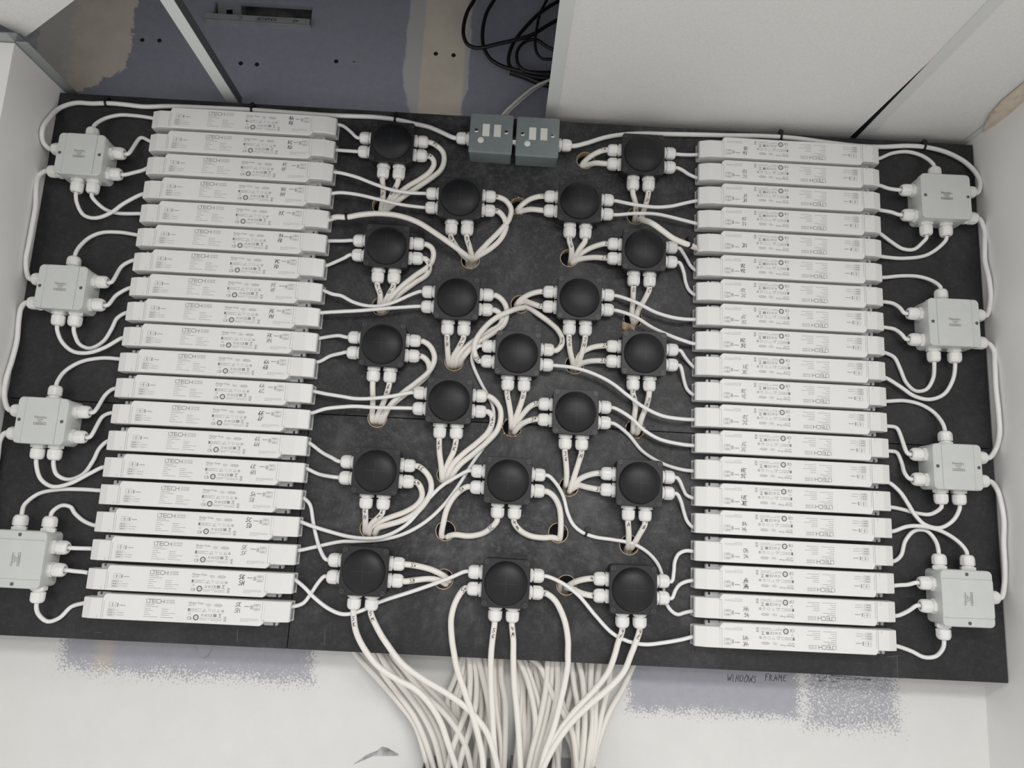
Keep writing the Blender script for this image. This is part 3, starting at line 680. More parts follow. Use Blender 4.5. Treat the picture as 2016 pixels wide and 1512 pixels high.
for k, (px, py, a, c) in JB.items():
    p_ = P(px, py, 0.0430); e = empty('junction_box', on_board(p_.x, p_.z, random.uniform(-.012, .012)))
    tag(e, 'black domed junction box fed by drivers %s and %s, %s' % (a, c, JWHERE[k]), 'junction box', 'black domed junction boxes')
    for nm in ('base', 'lid', 'dome', 'moulded_cross'): link(nm, JM[nm], e)
    for i, (sx, sy) in enumerate(((-1, 1), (1, 1), (1, -1), (-1, -1))):
        q = link('lid_screw', JM['lid_screw'], e, Matrix.Translation((sx * .0365, sy * .0365, 0)) @ Matrix.Rotation(random.choice((0, PI / 2, PI / 2)) + random.uniform(-.15, .15), 4, 'Z')); link('slot', JM['slot'], q); link('screw_recess', JM['screw_recess'], q)
    for nm, sd, off in (('L1', 'L', .0150), ('L2', 'L', -.0150), ('R1', 'R', .0150), ('R2', 'R', -.0150), ('B1', 'B', -.0158), ('B2', 'B', .0158)): gland_on(e, k, sd, .0412, off, .0195, nm)

# ------------------------------------------------------------------ grey wiring boxes
def gbox_meshes(w, h):
    r = {}; D = .052
    mb = MB(); mb.loft([ring3(rrect(w, h, .009, 5), 0), ring3(rrect(w, h, .009, 5), D - .014), ring3(rrect(w - .001, h - .001, .009, 5), D - .0135)])
    r['body'] = mb.mesh('body', 'grey_plastic', 30)
    mb = MB(); s = .0016; mb.loft([ring3(rrect(w + s, h + s, .0085, 5), D - .0132), ring3(rrect(w + s, h + s, .0085, 5), D - .0018), ring3(rrect(w - .002, h - .002, .0075, 5), D)])
    r['lid'] = mb.mesh('lid', 'grey_plastic', 30)
    mb = MB(); cw = w - .030; mb.loft([ring3(rrect(cw, h + .0014, .004, 3), D - .0005), ring3(rrect(cw - .0006, h - .0012, .004, 3), D + .0006)], (False, True)); r['raised_panel'] = mb.mesh('raised_panel', 'grey_plastic', 30)
    mb = MB()
    for sx in (-1, 1): mb.box(sx * cw / 2 - .00035, sx * cw / 2 + .00035, -h / 2 + .001, h / 2 - .001, D - .0004, D + .00045)
    mb.box(-cw / 2, cw / 2, -h / 2 - .0012, -h / 2 - .0004, D - .009, D - .0084)
    r['groove'] = mb.mesh('groove', 'grey_groove')
    mb = MB(); mb.lathe([(D - .001, .0033), (D + .0002, .0033), (D + .0003, .0026), (D + .0001, .0004)], 'z', 16); r['lid_screw'] = mb.mesh('lid_screw', 'grey_screw', 40)
    mb = MB(); z = D + .0008; put_text(mb, 'Newlec', -.0112, .0040, .0068, z, .0224)
    put_text(mb, 'NLMB85', -.0058, .0006, .0032, z, .0116); put_text(mb, 'IP66', -.0034, -.0024, .0028, z, .0068)
    mb.quad2(-.0114, -.0078, .0114, -.0072, z); mb.quad2(-.0114, -.0042, .0114, -.0036, z); mb.quad2(-.0114, -.0078, -.0106, -.0036, z); mb.quad2(.0106, -.0078, .0114, -.0036, z); put_text(mb, '0000000', -.0080, -.0069, .0030, z, .0160)
    r['label_print'] = mb.mesh('label_print', 'print_grey')
    return r
GS, GB = gbox_meshes(.090, .084), gbox_meshes(.098, .093)
# centre px (lid), rotation, large?, glands: name -> (side, px, py); sides are in the board's own axes
GREY = {
 'L1': (156.4, 302.4, 0.0, 0, 'topmost on the left', {'t': ('T', 183, 258), 'r1': ('R', 232, 302), 'r2': ('R', 230, 343), 'b1': ('B', 152, 370), 'b2': ('B', 183, 372), 'o1': ('L', 106, 294), 'o2': ('L', 102, 338)}),
 'L2': (118.7, 564.3, 0.0, 0, 'second from top on the left', {'t': ('T', 146, 512), 'r1': ('R', 199, 555), 'r2': ('R', 195, 600), 'b1': ('B', 115, 631), 'b2': ('B', 148, 632), 'o1': ('L', 68, 550), 'o2': ('L', 62, 597)}),
 'L3': (79.5, 827.8, 0.0, 0, 'third from top on the left', {'t': ('T', 109, 769), 'r1': ('R', 167, 811), 'r2': ('R', 158, 860), 'b1': ('B', 74, 894), 'b2': ('B', 108, 895), 'o1': ('L', 28, 808), 'o2': ('L', 20, 853)}),
 'L4': (31.3, 1100.7, PI / 2, 1, 'lowest on the left, label sideways', {'t1': ('T', 41, 1022), 't2': ('T', 100, 1026), 'r1': ('R', 131, 1078), 'r2': ('R', 124, 1122), 'b1': ('B', 76, 1172), 'o1': ('L', -40, 1090)}),
 'R1': (1864, 385.6, 0.0, 1, 'topmost on the right', {'t': ('T', 1840, 337), 'l1': ('L', 1782, 374), 'l2': ('L', 1784, 423), 'b1': ('B', 1823, 458), 'b2': ('B', 1862, 460), 'o1': ('R', 1917, 380), 'o2': ('R', 1919, 436)}),
 'R2': (1880, 634.3, 0.0, 1, 'second from top on the right', {'t': ('T', 1853, 580), 'l1': ('L', 1797, 617), 'l2': ('L', 1797, 668), 'b1': ('B', 1838, 704), 'b2': ('B', 1879, 707), 'o1': ('R', 1930, 622), 'o2': ('R', 1934, 676)}),
 'R3': (1886.8, 919, 0.0, 0, 'third from top on the right', {'t': ('T', 1861, 858), 'l1': ('L', 1806, 894), 'l2': ('L', 1808, 943), 'b1': ('B', 1852, 982), 'b2': ('B', 1888, 984), 'o1': ('R', 1938, 902), 'o2': ('R', 1942, 948)}),
 'R4': (1906.5, 1178.8, PI / 2, 1, 'lowest on the right, label sideways', {'t1': ('T', 1847, 1104), 't2': ('T', 1905, 1106), 'l1': ('L', 1813, 1147), 'l2': ('L', 1817, 1192), 'b1': ('B', 1855, 1243), 'o1': ('R', 1964, 1177)}),
}
for k, (px, py, rot, big_, where, gl) in GREY.items():
    p_ = P(px, py, .052); ms = GB if big_ else GS; w, h = (.098, .093) if big_ else (.090, .084)
    e = empty('wiring_box', on_board(p_.x, p_.z, 0.008 if k[0] == 'R' else -0.004)); tag(e, 'pale grey square wiring box with white glands, %s' % where, 'wiring box', 'pale grey wiring boxes')
    rm = Matrix.Rotation(rot, 4, 'Z')
    for nm in ('body', 'lid', 'raised_panel', 'groove', 'label_print'):
        if nm in ('raised_panel', 'groove') and k in ('R1',): continue
        q = link(nm, ms[nm], e, rm)
        if nm in ('groove', 'label_print'): q['kind'] = 'stuff'
    for sx in (-1, 1): link('lid_screw', ms['lid_screw'], e, rm @ Matrix.Translation((sx * (w / 2 - .0062), 0, 0)))
    for nm, (sd, gx, gy) in gl.items():
        c = P(gx, gy, .024); hw, hh = (h / 2, w / 2) if rot else (w / 2, h / 2)
        off = (c.z - p_.z) if sd in 'LR' else (c.x - p_.x); half = hw if sd in 'LR' else hh
        lim = (hh if sd in 'LR' else hw) - .014; off = max(-lim, min(lim, off))
        gland_on(e, k, sd, half - .0008, off, .024, nm)

# ------------------------------------------------------------------ metal-clad switches
def spur(px, py, ang, label, gl):
    p_ = P(px, py, .045); e = empty('fused_switch', on_board(p_.x, p_.z, ang)); tag(e, label, 'switch', 'green metal switches')
    w = .0870; h = .0860
    mb = MB(); mb.loft([ring3(rrect(w - .003, h - .003, .003, 3), 0), ring3(rrect(w - .002, h - .002, .003, 3), .038)]); bb = link('back_box', mb.mesh('back_box', 'green_metal', 30), e)
    mb = MB(); mb.loft([ring3(rrect(w, h, .004, 4), .0375), ring3(rrect(w, h, .004, 4), .0425), ring3(rrect(w - .0016, h - .0016, .0038, 4), .0442), ring3(rrect(w - .005, h - .005, .003, 4), .0450)])
    link('front_plate', mb.mesh('front_plate', 'green_metal', 20), e)
    for x in gl[2]:
        mb = MB()
        for a0 in range(14):
            a, b_ = PI * (1.1 + .8 * a0 / 14), PI * (1.1 + .8 * (a0 + 1) / 14); r0, r1 = .0096, .0101
            q = [(x + r * math.cos(t), -h / 2 + .0008, .020 + r * math.sin(t)) for r, t in ((r0, a), (r1, a), (r1, b_), (r0, b_))]; mb.add(q, [(0, 1, 2, 3)])
        link('knockout', mb.mesh('knockout', 'green_edge'), bb)
    mb = MB(); mb.loft([ring3(rrect(.0145, .0262, .001, 2, -.0105, .0055), .0448), ring3(rrect(.0140, .0257, .001, 2, -.0105, .0055), .0468)]); link('fuse_carrier', mb.mesh('fuse_carrier', 'switch_white', 30), e)
    mb = MB(); x0, x1, y0, y1 = .0050, .0195, -.0075, .0188
    mb.loft([[(x0, y0, .0448), (x1, y0, .0448), (x1, y1, .0448), (x0, y1, .0448)], [(x0 + .0004, y0 + .0004, .0490), (x1 - .0004, y0 + .0004, .0490), (x1 - .0004, y1 - .0004, .0462), (x0 + .0004, y1 - .0004, .0462)]]); link('rocker', mb.mesh('rocker', 'switch_white'), e)
    mb = MB(); mb.lathe([(.0448, .0062), (.0455, .0062), (.0458, .0056), (.0456, .0010)], 'z', 24); link('flex_outlet_disc', mb.mesh('flex_outlet_disc', 'switch_white', 40), e, Matrix.Translation((-.0200, -.0165, 0)))
    for sx in (-1, 1):
        mb = MB(); mb.lathe([(.0446, .0044), (.0453, .0042), (.0459, .0030), (.0460, .0006)], 'z', 18); sc = link('screw', mb.mesh('screw', 'chrome', 60), e, Matrix.Translation((sx * .0302, .0040, 0)))
        mb = MB(); mb.box(-.0026, .0026, -.0005, .0005, .0459, .04615); mb.box(-.0005, .0005, -.0026, .0026, .0459, .04615); link('cross_slot', mb.mesh('cross_slot', 'screw_dark'), sc, Matrix.Rotation(.5, 4, 'Z'))
    gland_on(e, gl[0], gl[1], w / 2 - .001, -.002, .020, 'g')
    return e
sL = spur(967, 262, -.010, 'green metal fused switch, left of the pair, gland on its left', ('SL', 'L', (-.024, .010)))
sR = spur(1058.5, 269, -.004, 'green metal fused switch, right of the pair, gland on its right', ('SR', 'R', (.002,)))
mb = MB(); mb.lathe([(0, .011), (.004, .011), (.0045, .009), (.0075, .009), (.008, .011), (.012, .011)], 'x', 24)
q0 = sL.matrix_world @ Vector((.0428, -.002, .020)); tag(link('bush_coupler', mb.mesh('bush_coupler', 'chrome', 30), None, Matrix.Translation(q0 + Vector((-.003, 0, 0)))), 'small metal bush joining the two green switches', 'coupler')

# ------------------------------------------------------------------ cables
CABLES = {}
def catmull(pts, step=0.004):
    out = []; n = len(pts)
    for i in range(n - 1):
        p0 = pts[i - 1] if i else pts[0] * 2 - pts[1]; p1, p2 = pts[i], pts[i + 1]; p3 = pts[i + 2] if i + 2 < n else pts[-1] * 2 - pts[-2]
        d = [max((b_ - a).length, 1e-5) ** 0.5 for a, b_ in ((p0, p1), (p1, p2), (p2, p3))]
        t0, t1 = 0, d[0]; t2 = t1 + d[1]; t3 = t2 + d[2]; k = max(2, int((p2 - p1).length / step))
        for j in range(k):
            t = t1 + (t2 - t1) * j / k
            a1 = p0 * ((t1 - t) / (t1 - t0)) + p1 * ((t - t0) / (t1 - t0)); a2 = p1 * ((t2 - t) / (t2 - t1)) + p2 * ((t - t1) / (t2 - t1)); a3 = p2 * ((t3 - t) / (t3 - t2)) + p3 * ((t - t2) / (t3 - t2))
            b1 = a1 * ((t2 - t) / (t2 - t0)) + a2 * ((t - t0) / (t2 - t0)); b2 = a2 * ((t3 - t) / (t3 - t1)) + a3 * ((t - t1) / (t3 - t1))
            out.append(b1 * ((t2 - t) / (t2 - t1)) + b2 * ((t - t1) / (t2 - t1)))
    out.append(pts[-1]); return out
TH, TN, FD = .0055, .0036, .0047               # radii: thick output, thin, box-to-box feed
def cable(key, r, start, pts, end, label, mark=None, lift=0.0, m_at=0.03, mt=None, group='white cables on the board'):
    """start/end: ('g',box,gland) | 'd' driver end | ('h',hole) | ('p',h) plain point with height"""
    hm = r + 0.0006 + lift; n = len(pts)
    L = [0.0]
    for a, b_ in zip(pts, pts[1:]): L.append(L[-1] + math.hypot(b_[0] - a[0], b_[1] - a[1]))
    def hend(e): return .0195 if e[0] == 'g' and isinstance(e[1], int) else .024 if e[0] == 'g' and e[1][0] in 'LR' else .020 if e[0] == 'g' else .0115 if e == 'd' else e[1] if e[0] == 'p' else -.004
    hs, he = hend(start), hend(end); P3 = []
    for i, (x, y) in enumerate(pts):
        h = hm; d0, d1 = L[i], L[-1] - L[i]
        rng0 = 45 if start != 'd' else 30; rng1 = 45 if end != 'd' else 30
        if end[0] == 'h': rng1 = 22
        w0 = max(0, 1 - d0 / rng0); w1 = max(0, 1 - d1 / rng1); w0 = w0 * w0 * (3 - 2 * w0); w1 = w1 * w1 * (3 - 2 * w1)
        h = h + (hs - h) * w0; h = h + (he - h) * w1
        q = P(x, y, h)
        if q.x < -.9385: q = PXP(x, y, -.9385)      # bows out in front of the side wall
        if q.x > .9545: q = PXP(x, y, .9545)
        P3.append(q)
    def gend(e, lst):
        mth, d = MOUTH[(e[1], e[2])]
        tgt = mth + d * .003; off = tgt - lst[0]; p0 = lst[0].copy()
        off = off - d * max(0, off.dot(d)) if False else off
        for q in lst:                            # ease the traced run into the gland mouth
            w = max(0.0, 1 - (q - p0).length / .075); w = w * w * (3 - 2 * w); q += off * w
        while len(lst) > 1 and (lst[0] - mth).dot(d) < .009: lst.pop(0)
        return [mth - d * .014, mth - d * .004, mth + d * .005] + lst
    def hole(e, lst):
        c = hc[e[1]]
        last = lst[-1]; x = max(c.x - .011, min(c.x + .011, last.x)); z = max(c.y - .011, min(c.y + .011, last.z))
        lst[-1] = Vector((x, .004, z))
        return lst + [Vector((x, .022, z - .003)), Vector((x + random.uniform(-.003, .003), .040, z - .030)), Vector((x, .046, z - .075))]
    if start[0] == 'g': P3 = gend(start, P3)
    if end[0] == 'g': P3.reverse(); P3 = gend(end, P3); P3.reverse()
    if end[0] == 'h': P3 = hole(end, P3)
    path = catmull(P3); mb = MB(); mb.tube(path, r, 12 if r > .004 else 10)
    o = tag(link('cable', mb.mesh('cable', mt or ('cable_cream' if r == TH else 'cable_white'), 60)), label, 'cable', group)
    CABLES[key] = (o, path, r)
    if mark: cable_mark(o, path, r, mark, m_at)
    return o
def cable_mark(o, path, r, text, at, flip=False):
    L = [0.0]
    for a, b_ in zip(path, path[1:]): L.append(L[-1] + (b_ - a).length)
    def pos(s_):
        s_ = max(0, min(L[-1] - 1e-6, s_)); i = next(k for k in range(len(L) - 1) if L[k + 1] >= s_); f = (s_ - L[i]) / max(1e-9, L[i + 1] - L[i])
        c = path[i].lerp(path[i + 1], f); t = (path[min(i + 2, len(path) - 1)] - path[max(i - 1, 0)]).normalized(); return c, t
    c0, t0 = pos(at); sg = 1 if (t0.x > .25 or (abs(t0.x) <= .25 and t0.z < 0)) else -1
    def tf(x, y):
        c, t = pos(at + sg * (x - .006)); nrm = Vector((0, -1, 0)); nrm = (nrm - t * nrm.dot(t)).normalized(); side = nrm.cross(t * sg).normalized()
        a = y / r; return tuple(c + (nrm * math.cos(a) + side * math.sin(a)) * (r + .00022))
    mb = MB()
    if abs(t0.z) > .75:                          # upright letters stacked down an upright run
        def tfs(k):
            def f(x, y):
                c, t = pos(at + (-1 if t0.z > 0 else 1) * (k * .0100 - (y - .003))); dn = t * (-1 if t0.z > 0 else 1); nrm = Vector((0, -1, 0)); nrm = (nrm - dn * nrm.dot(dn)).normalized(); side = dn.cross(nrm).normalized()
                if side.x < 0: side = -side
                a = (x - .0024) / r; return tuple(c + (nrm * math.cos(a) + side * math.sin(a)) * (r + .00022))
            return f
        for k, ch in enumerate(text): handwrite(mb, ch, 0, 0, .0070, .00105, tfs(k), 0, 1.0, .05, 2)
    else: handwrite(mb, text, 0, -.0034, .0072, .0010, tf, 0, 1.05, .05, 2)
    link('handwriting', mb.mesh('handwriting', 'ink'), o)['kind'] = 'stuff'

mkn = lambda i, S: ' '.join((MARK_L if S == 'L' else MARK_R)[i - 1])
def out_cable(S, i, box, gl, pts, lift=0.0, r=TN):
    return cable('o%s%d' % (S, i), r, 'd', pts, ('g', box, gl), 'thin white cable from driver %s to black box' % mkn(i, S), lift=lift, group='thin cables between drivers and black boxes')
def in_cable(S, i, box, gl, pts, lift=0.0):
    return cable('i%s%d' % (S, i), .0038, 'd', pts, ('g', box, gl), 'white supply cable from driver %s to grey wiring box' % mkn(i, S), lift=lift, group='supply cables between drivers and grey boxes')
# driver -> black box, left column
out_cable('L', 1, 1, 'L1', [(655, 244)] + Q('b', 0, 738, 45, 768, 90, 803))
out_cable('L', 2, 1, 'L2', [(650, 295), (672, 297), (697, 299)])
out_cable('L', 3, 2, 'L1', [(646, 338), (658, 339)] + Q('b', 0, 1022, 90, 1046, 190, 1085, 300, 1122, 400, 1137, 485, 1140), .022)
out_cable('L', 4, 2, 'L2', [(642, 386), (655, 381)] + Q('b', 0, 1138, 100, 1150, 220, 1178, 340, 1206, 480, 1222), .022)
out_cable('L', 6, 3, 'L1', [(634, 475), (645, 474)] + Q('b', 0, 1418, 50, 1415))
out_cable('L', 7, 3, 'L2', [(630, 525), (641, 523), (660, 514), (675, 506)] + Q('b', 40, 1503))
out_cable('L', 8, 4, 'L1', [(626, 570), (637, 572), (655, 579)] + Q('e', 0, 235, 70, 272, 150, 294, 230, 295, 310, 270, 390, 226, 450, 205), .022)
out_cable('L', 9, 4, 'L2', [(620, 619), (632, 616)] + Q('e', 0, 328, 120, 322, 260, 310, 440, 294), .026)
out_cable('L', 10, 5, 'L1', [(616, 669), (640, 664), (665, 661)] + Q('e', 25, 480))
out_cable('L', 11, 5, 'L2', [(610, 716), (630, 712), (648, 703)] + Q('e', 0, 582, 20, 578))
out_cable('L', 12, 6, 'L1', [(608, 769), (620, 771), (645, 776)] + Q('e', 0, 829, 80, 842, 170, 842, 280, 832, 415, 812), .020)
out_cable('L', 13, 6, 'L2', [(604, 815), (618, 812), (640, 805)] + Q('e', 0, 892, 80, 888, 200, 895, 410, 905), .024)
out_cable('L', 14, 7, 'L1', [(596, 867), (610, 873), (632, 891), (650, 902), (664, 909)])
out_cable('L', 15, 7, 'L2', [(592, 918), (604, 923), (625, 935), (645, 942), (662, 945)])
out_cable('L', 16, 8, 'L1', [(588, 977), (598, 981), (610, 993)] + Q('g', 1850, 60, 1864, 140, 1880, 210, 1920, 272))
out_cable('L', 17, 17, 'L1', [(582, 1024), (594, 1028), (615, 1036)] + Q('g', 2016, 135) + [(690, 1057), (715, 1060), (745, 1059), (772, 1050), (800, 1033), (822, 1010), (845, 981), (868, 957), (890, 943), (912, 933)], .006)
out_cable('L', 18, 14, 'L1', [(578, 1085), (592, 1083), (620, 1077)] + Q('g', 2016, 175) + [(700, 1066), (760, 1061), (800, 1049), (838, 1027), (872, 996), (900, 960), (920, 928), (936, 903), (952, 880), (966, 850), (972, 826), (970, 800), (963, 783), (952, 764), (941, 742), (933, 722), (930, 706), (933, 694), (940, 686), (948, 682)], .001)
out_cable('L', 19, 18, 'L1', [(572, 1137), (583, 1143), (600, 1157)] + Q('g', 1850, 500, 1940, 570, 2016, 602, 'h', 60, 600, 130, 578, 230, 530, 400, 475, 560, 420, 660, 380, 740, 350), .012)
out_cable('L', 20, 8, 'L2', [(566, 1196), (578, 1194)] + Q('g', 1790, 540, 1830, 490, 1870, 430, 1910, 396), .008)
# driver -> black box, right column
out_cable('R', 1, 9, 'R1', [(1382, 303), (1365, 303), (1344, 301), (1335, 300)])
out_cable('R', 2, 9, 'R2', [(1380, 352), (1368, 348)] + Q('c', 30, 1022, 0, 1000, 'b', 1980, 985))
out_cable('R', 3, 10, 'R1', [(1380, 395), (1368, 396)] + Q('c', 0, 1203, 'b', 1960, 1216, 1870, 1224, 1780, 1215, 1690, 1193, 1612, 1174), .022)
out_cable('R', 4, 10, 'R2', [(1380, 443), (1366, 439)] + Q('c', 0, 1300, 'b', 1940, 1281, 1860, 1265, 1740, 1260, 1612, 1266), .020)
out_cable('R', 6, 11, 'R1', [(1380, 535), (1368, 531), (1358, 521), (1350, 506), (1343, 494), (1335, 486)])
out_cable('R', 7, 11, 'R2', [(1380, 583), (1367, 580), (1356, 571), (1349, 556), (1345, 538), (1339, 524), (1334, 519)])
out_cable('R', 8, 12, 'R1', [(1378, 629), (1365, 629), (1344, 628), (1320, 624)] + Q('e', 1850, 330, 1740, 276, 1612, 238), .022)
out_cable('R', 9, 12, 'R2', [(1378, 678), (1363, 676), (1344, 670)] + Q('e', 1940, 470, 1840, 425, 1730, 362, 1612, 330), .022)
out_cable('R', 10, 13, 'R1', [(1378, 727), (1367, 724), (1355, 714), (1345, 702)] + Q('e', 1990, 562))
out_cable('R', 11, 13, 'R2', [(1376, 780), (1364, 777), (1353, 768), (1347, 753), (1343, 735), (1337, 724)])
out_cable('R', 12, 14, 'R2', [(1376, 826), (1362, 826), (1344, 825)] + Q('e', 1900, 945, 1790, 895, 1690, 822, 1600, 752, 1500, 700, 1380, 665, 1250, 654), .022)
out_cable('R', 13, 15, 'R1', [(1376, 877), (1364, 877), (1344, 875)] + Q('e', 1880, 1082, 1790, 1030, 1700, 950, 1595, 895), .016)
out_cable('R', 14, 15, 'R2', [(1376, 928), (1362, 927), (1344, 925)] + Q('e', 1900, 1228, 1780, 1155, 1690, 1058, 1592, 1000))
out_cable('R', 15, 16, 'R1', [(1376, 983), (1364, 982), (1350, 977), (1343, 967), (1336, 953), (1328, 946)])
out_cable('R', 16, 16, 'R2', [(1376, 1039), (1364, 1038), (1353, 1028), (1346, 1011), (1340, 993), (1330, 980)])
out_cable('R', 17, 19, 'R1', [(1376, 1085), (1362, 1085), (1350, 1084)] + Q('h', 1990, 245, 1965, 285, 1955, 345, 1935, 398), .006)
out_cable('R', 18, 19, 'R2', [(1376, 1142), (1362, 1143), (1350, 1145)] + Q('h', 1990, 430, 1960, 465, 1930, 512), .006)
out_cable('R', 19, 17, 'R1', [(1376, 1203), (1364, 1203), (1348, 1206)] + Q('h', 1985, 605, 1945, 580, 1915, 530, 1903, 460, 1898, 390, 1870, 310, 1810, 240, 1720, 187, 1600, 163, 1500, 148, 1420, 118, 1370, 75, 1338, 10, 'e', 1310, 1420, 1270, 1350, 1215, 1302), .0)
out_cable('R', 20, 18, 'R1', [(1376, 1252), (1362, 1254)] + Q('i', 0, 752, 'h', 1900, 772, 1790, 782, 1690, 762, 1600, 715, 1500, 610, 1400, 492, 1300, 415, 1198, 370), .010)
# grey box -> driver, left
in_cable('L', 1, 'L1', 't', [(306, 234)] + Q('a', 890, 696, 800, 684, 710, 681, 630, 705, 575, 755))
in_cable('L', 2, 'L1', 'r1', [(300, 281)] + Q('a', 875, 830, 830, 815, 790, 815, 765, 850, 755, 890, 740, 915))
in_cable('L', 3, 'L1', 'r2', [(294, 329)] + Q('a', 860, 1000, 790, 1018, 745, 1026))
in_cable('L', 4, 'L1', 'b1', [(290, 381)] + Q('a', 838, 1148, 730, 1203, 650, 1260, 560, 1290, 490, 1275, 450, 1215, 442, 1160), .010)
in_cable('L', 5, 'L1', 'b2', [(284, 421)] + Q('a', 820, 1262, 700, 1262, 630, 1245, 580, 1205, 555, 1165))
in_cable('L', 6, 'L2', 't', [(276, 464)] + Q('a', 800, 1386, 700, 1372, 600, 1375, 530, 1405, 475, 1460, 450, 1512))
in_cable('L', 7, 'L2', 'r1', [(270, 511)] + Q('d', 778, 28, 725, 58, 695, 105, 660, 150))
in_cable('L', 8, 'L2', 'r2', [(264, 564)] + Q('d', 762, 188, 700, 222, 645, 278))
in_cable('L', 9, 'L2', 'b2', [(258, 614)] + Q('d', 738, 338, 690, 370, 660, 430, 610, 505, 530, 545, 470, 520, 442, 460, 438, 425))
in_cable('L', 10, 'L2', 'b1', [(250, 663)] + Q('d', 718, 485, 620, 540, 520, 572, 430, 565, 365, 510, 340, 430), .009)
in_cable('L', 11, 'L3', 't', [(244, 708)] + Q('d', 700, 608, 600, 603, 480, 625, 390, 680, 345, 755))
in_cable('L', 12, 'L3', 'r1', [(236, 764)] + Q('d', 672, 785, 630, 820, 595, 880, 560, 925))
in_cable('L', 13, 'L3', 'r2', [(228, 812)] + Q('d', 655, 925, 610, 945, 575, 1000, 535, 1058))
in_cable('L', 14, 'L3', 'b2', [(220, 866)] + Q('d', 632, 1095, 585, 1140, 550, 1210, 490, 1290, 400, 1322, 335, 1295, 315, 1220))
in_cable('L', 15, 'L3', 'b1', [(212, 919)] + Q('d', 605, 1248, 520, 1290, 410, 1345, 310, 1365, 240, 1325, 215, 1225), .009)
in_cable('L', 16, 'L4', 't1', [(206, 966)] + Q('d', 590, 1385, 480, 1378, 340, 1380, 220, 1412, 140, 1480, 125, 1530))
in_cable('L', 17, 'L4', 't2', [(194, 1034)] + Q('g', 555, 78, 490, 50, 440, 5, 'd', 420, 1485, 370, 1475, 325, 1500, 305, 1530))
in_cable('L', 18, 'L4', 'r1', [(188, 1080)] + Q('g', 530, 215, 490, 214, 450, 212))
in_cable('L', 19, 'L4', 'r2', [(180, 1128)] + Q('g', 520, 355, 470, 350, 430, 345))
in_cable('L', 20, 'L4', 'b1', [(172, 1186)] + Q('g', 485, 540, 420, 560, 350, 625, 280, 645, 225, 600, 215, 545))
# grey box -> driver, right
in_cable('R', 1, 'R1', 't', [(1722, 314)] + Q('c', 1165, 935, 1240, 905, 1330, 898, 1420, 930, 1485, 995))
in_cable('R', 2, 'R1', 'l1', [(1724, 364)] + Q('c', 1160, 1095, 1210, 1112, 1270, 1120))
in_cable('R', 3, 'R1', 'l2', [(1725, 412)] + Q('c', 1160, 1240, 1220, 1250, 1275, 1266))
in_cable('R', 4, 'R1', 'b1', [(1726, 457)] + Q('c', 1165, 1380, 1230, 1428, 1300, 1473, 1370, 1480, 1425, 1440, 1445, 1412))
in_cable('R', 5, 'R1', 'b2', [(1728, 504)] + Q('f', 1170, 3, 1300, 14, 'c', 1440, 1510, 1520, 1465, 1560, 1415))
in_cable('R', 6, 'R2', 't', [(1728, 545)] + Q('f', 1182, 127, 1290, 118, 1390, 125, 1470, 155, 1525, 205))
in_cable('R', 7, 'R2', 'l1', [(1730, 594)] + Q('f', 1187, 270, 1235, 278, 1275, 305, 1305, 335))
in_cable('R', 8, 'R2', 'l2', [(1732, 643)] + Q('f', 1195, 422, 1240, 432, 1280, 465, 1305, 490))
in_cable('R', 9, 'R2', 'b1', [(1734, 692)] + Q('f', 1197, 572, 1250, 600, 1285, 670, 1320, 750, 1375, 798, 1440, 790, 1480, 730, 1488, 645))
in_cable('R', 10, 'R2', 'b2', [(1736, 741)] + Q('f', 1205, 722, 1290, 775, 1370, 828, 1460, 847, 1545, 815, 1595, 730, 1606, 645), .009)
in_cable('R', 11, 'R3', 't', [(1738, 790)] + Q('f', 1212, 858, 1310, 855, 1400, 875, 1480, 920, 1530, 975, 1550, 1025))
in_cable('R', 12, 'R3', 'l1', [(1740, 839)] + Q('f', 1220, 1006, 1265, 1018, 1298, 1065, 1308, 1130, 1340, 1175))
in_cable('R', 13, 'R3', 'l2', [(1742, 888)] + Q('f', 1230, 1152, 1265, 1160, 1292, 1215, 1310, 1275, 1345, 1310))
in_cable('R', 14, 'R3', 'b2', [(1744, 947)] + Q('f', 1230, 1345, 1285, 1395, 1335, 1470, 'i', 1370, 15, 1430, 75, 1520, 103, 1595, 70, 1630, 0), .009)
in_cable('R', 15, 'R3', 'b1', [(1746, 998)] + Q('f', 1240, 1485, 1300, 1497, 'i', 1390, 8, 1470, 12, 'f', 1520, 1490, 1535, 1475), .0)
in_cable('R', 16, 'R4', 't2', [(1748, 1047)] + Q('i', 1247, 113, 1330, 85, 1440, 88, 1550, 125, 1640, 190, 1680, 250), .009)
in_cable('R', 17, 'R4', 't1', [(1750, 1107)] + Q('i', 1257, 287, 1290, 255, 1315, 170, 1370, 112, 1440, 115, 1490, 175, 1508, 245))
in_cable('R', 18, 'R4', 'l1', [(1752, 1153)] + Q('i', 1257, 430, 1310, 425, 1355, 414))
in_cable('R', 19, 'R4', 'l2', [(1754, 1213)] + Q('i', 1267, 610, 1320, 582, 1370, 552))
in_cable('R', 20, 'R4', 'b1', [(1756, 1270)] + Q('i', 1277, 795, 1350, 820, 1425, 853, 1490, 845, 1530, 795, 1537, 750))
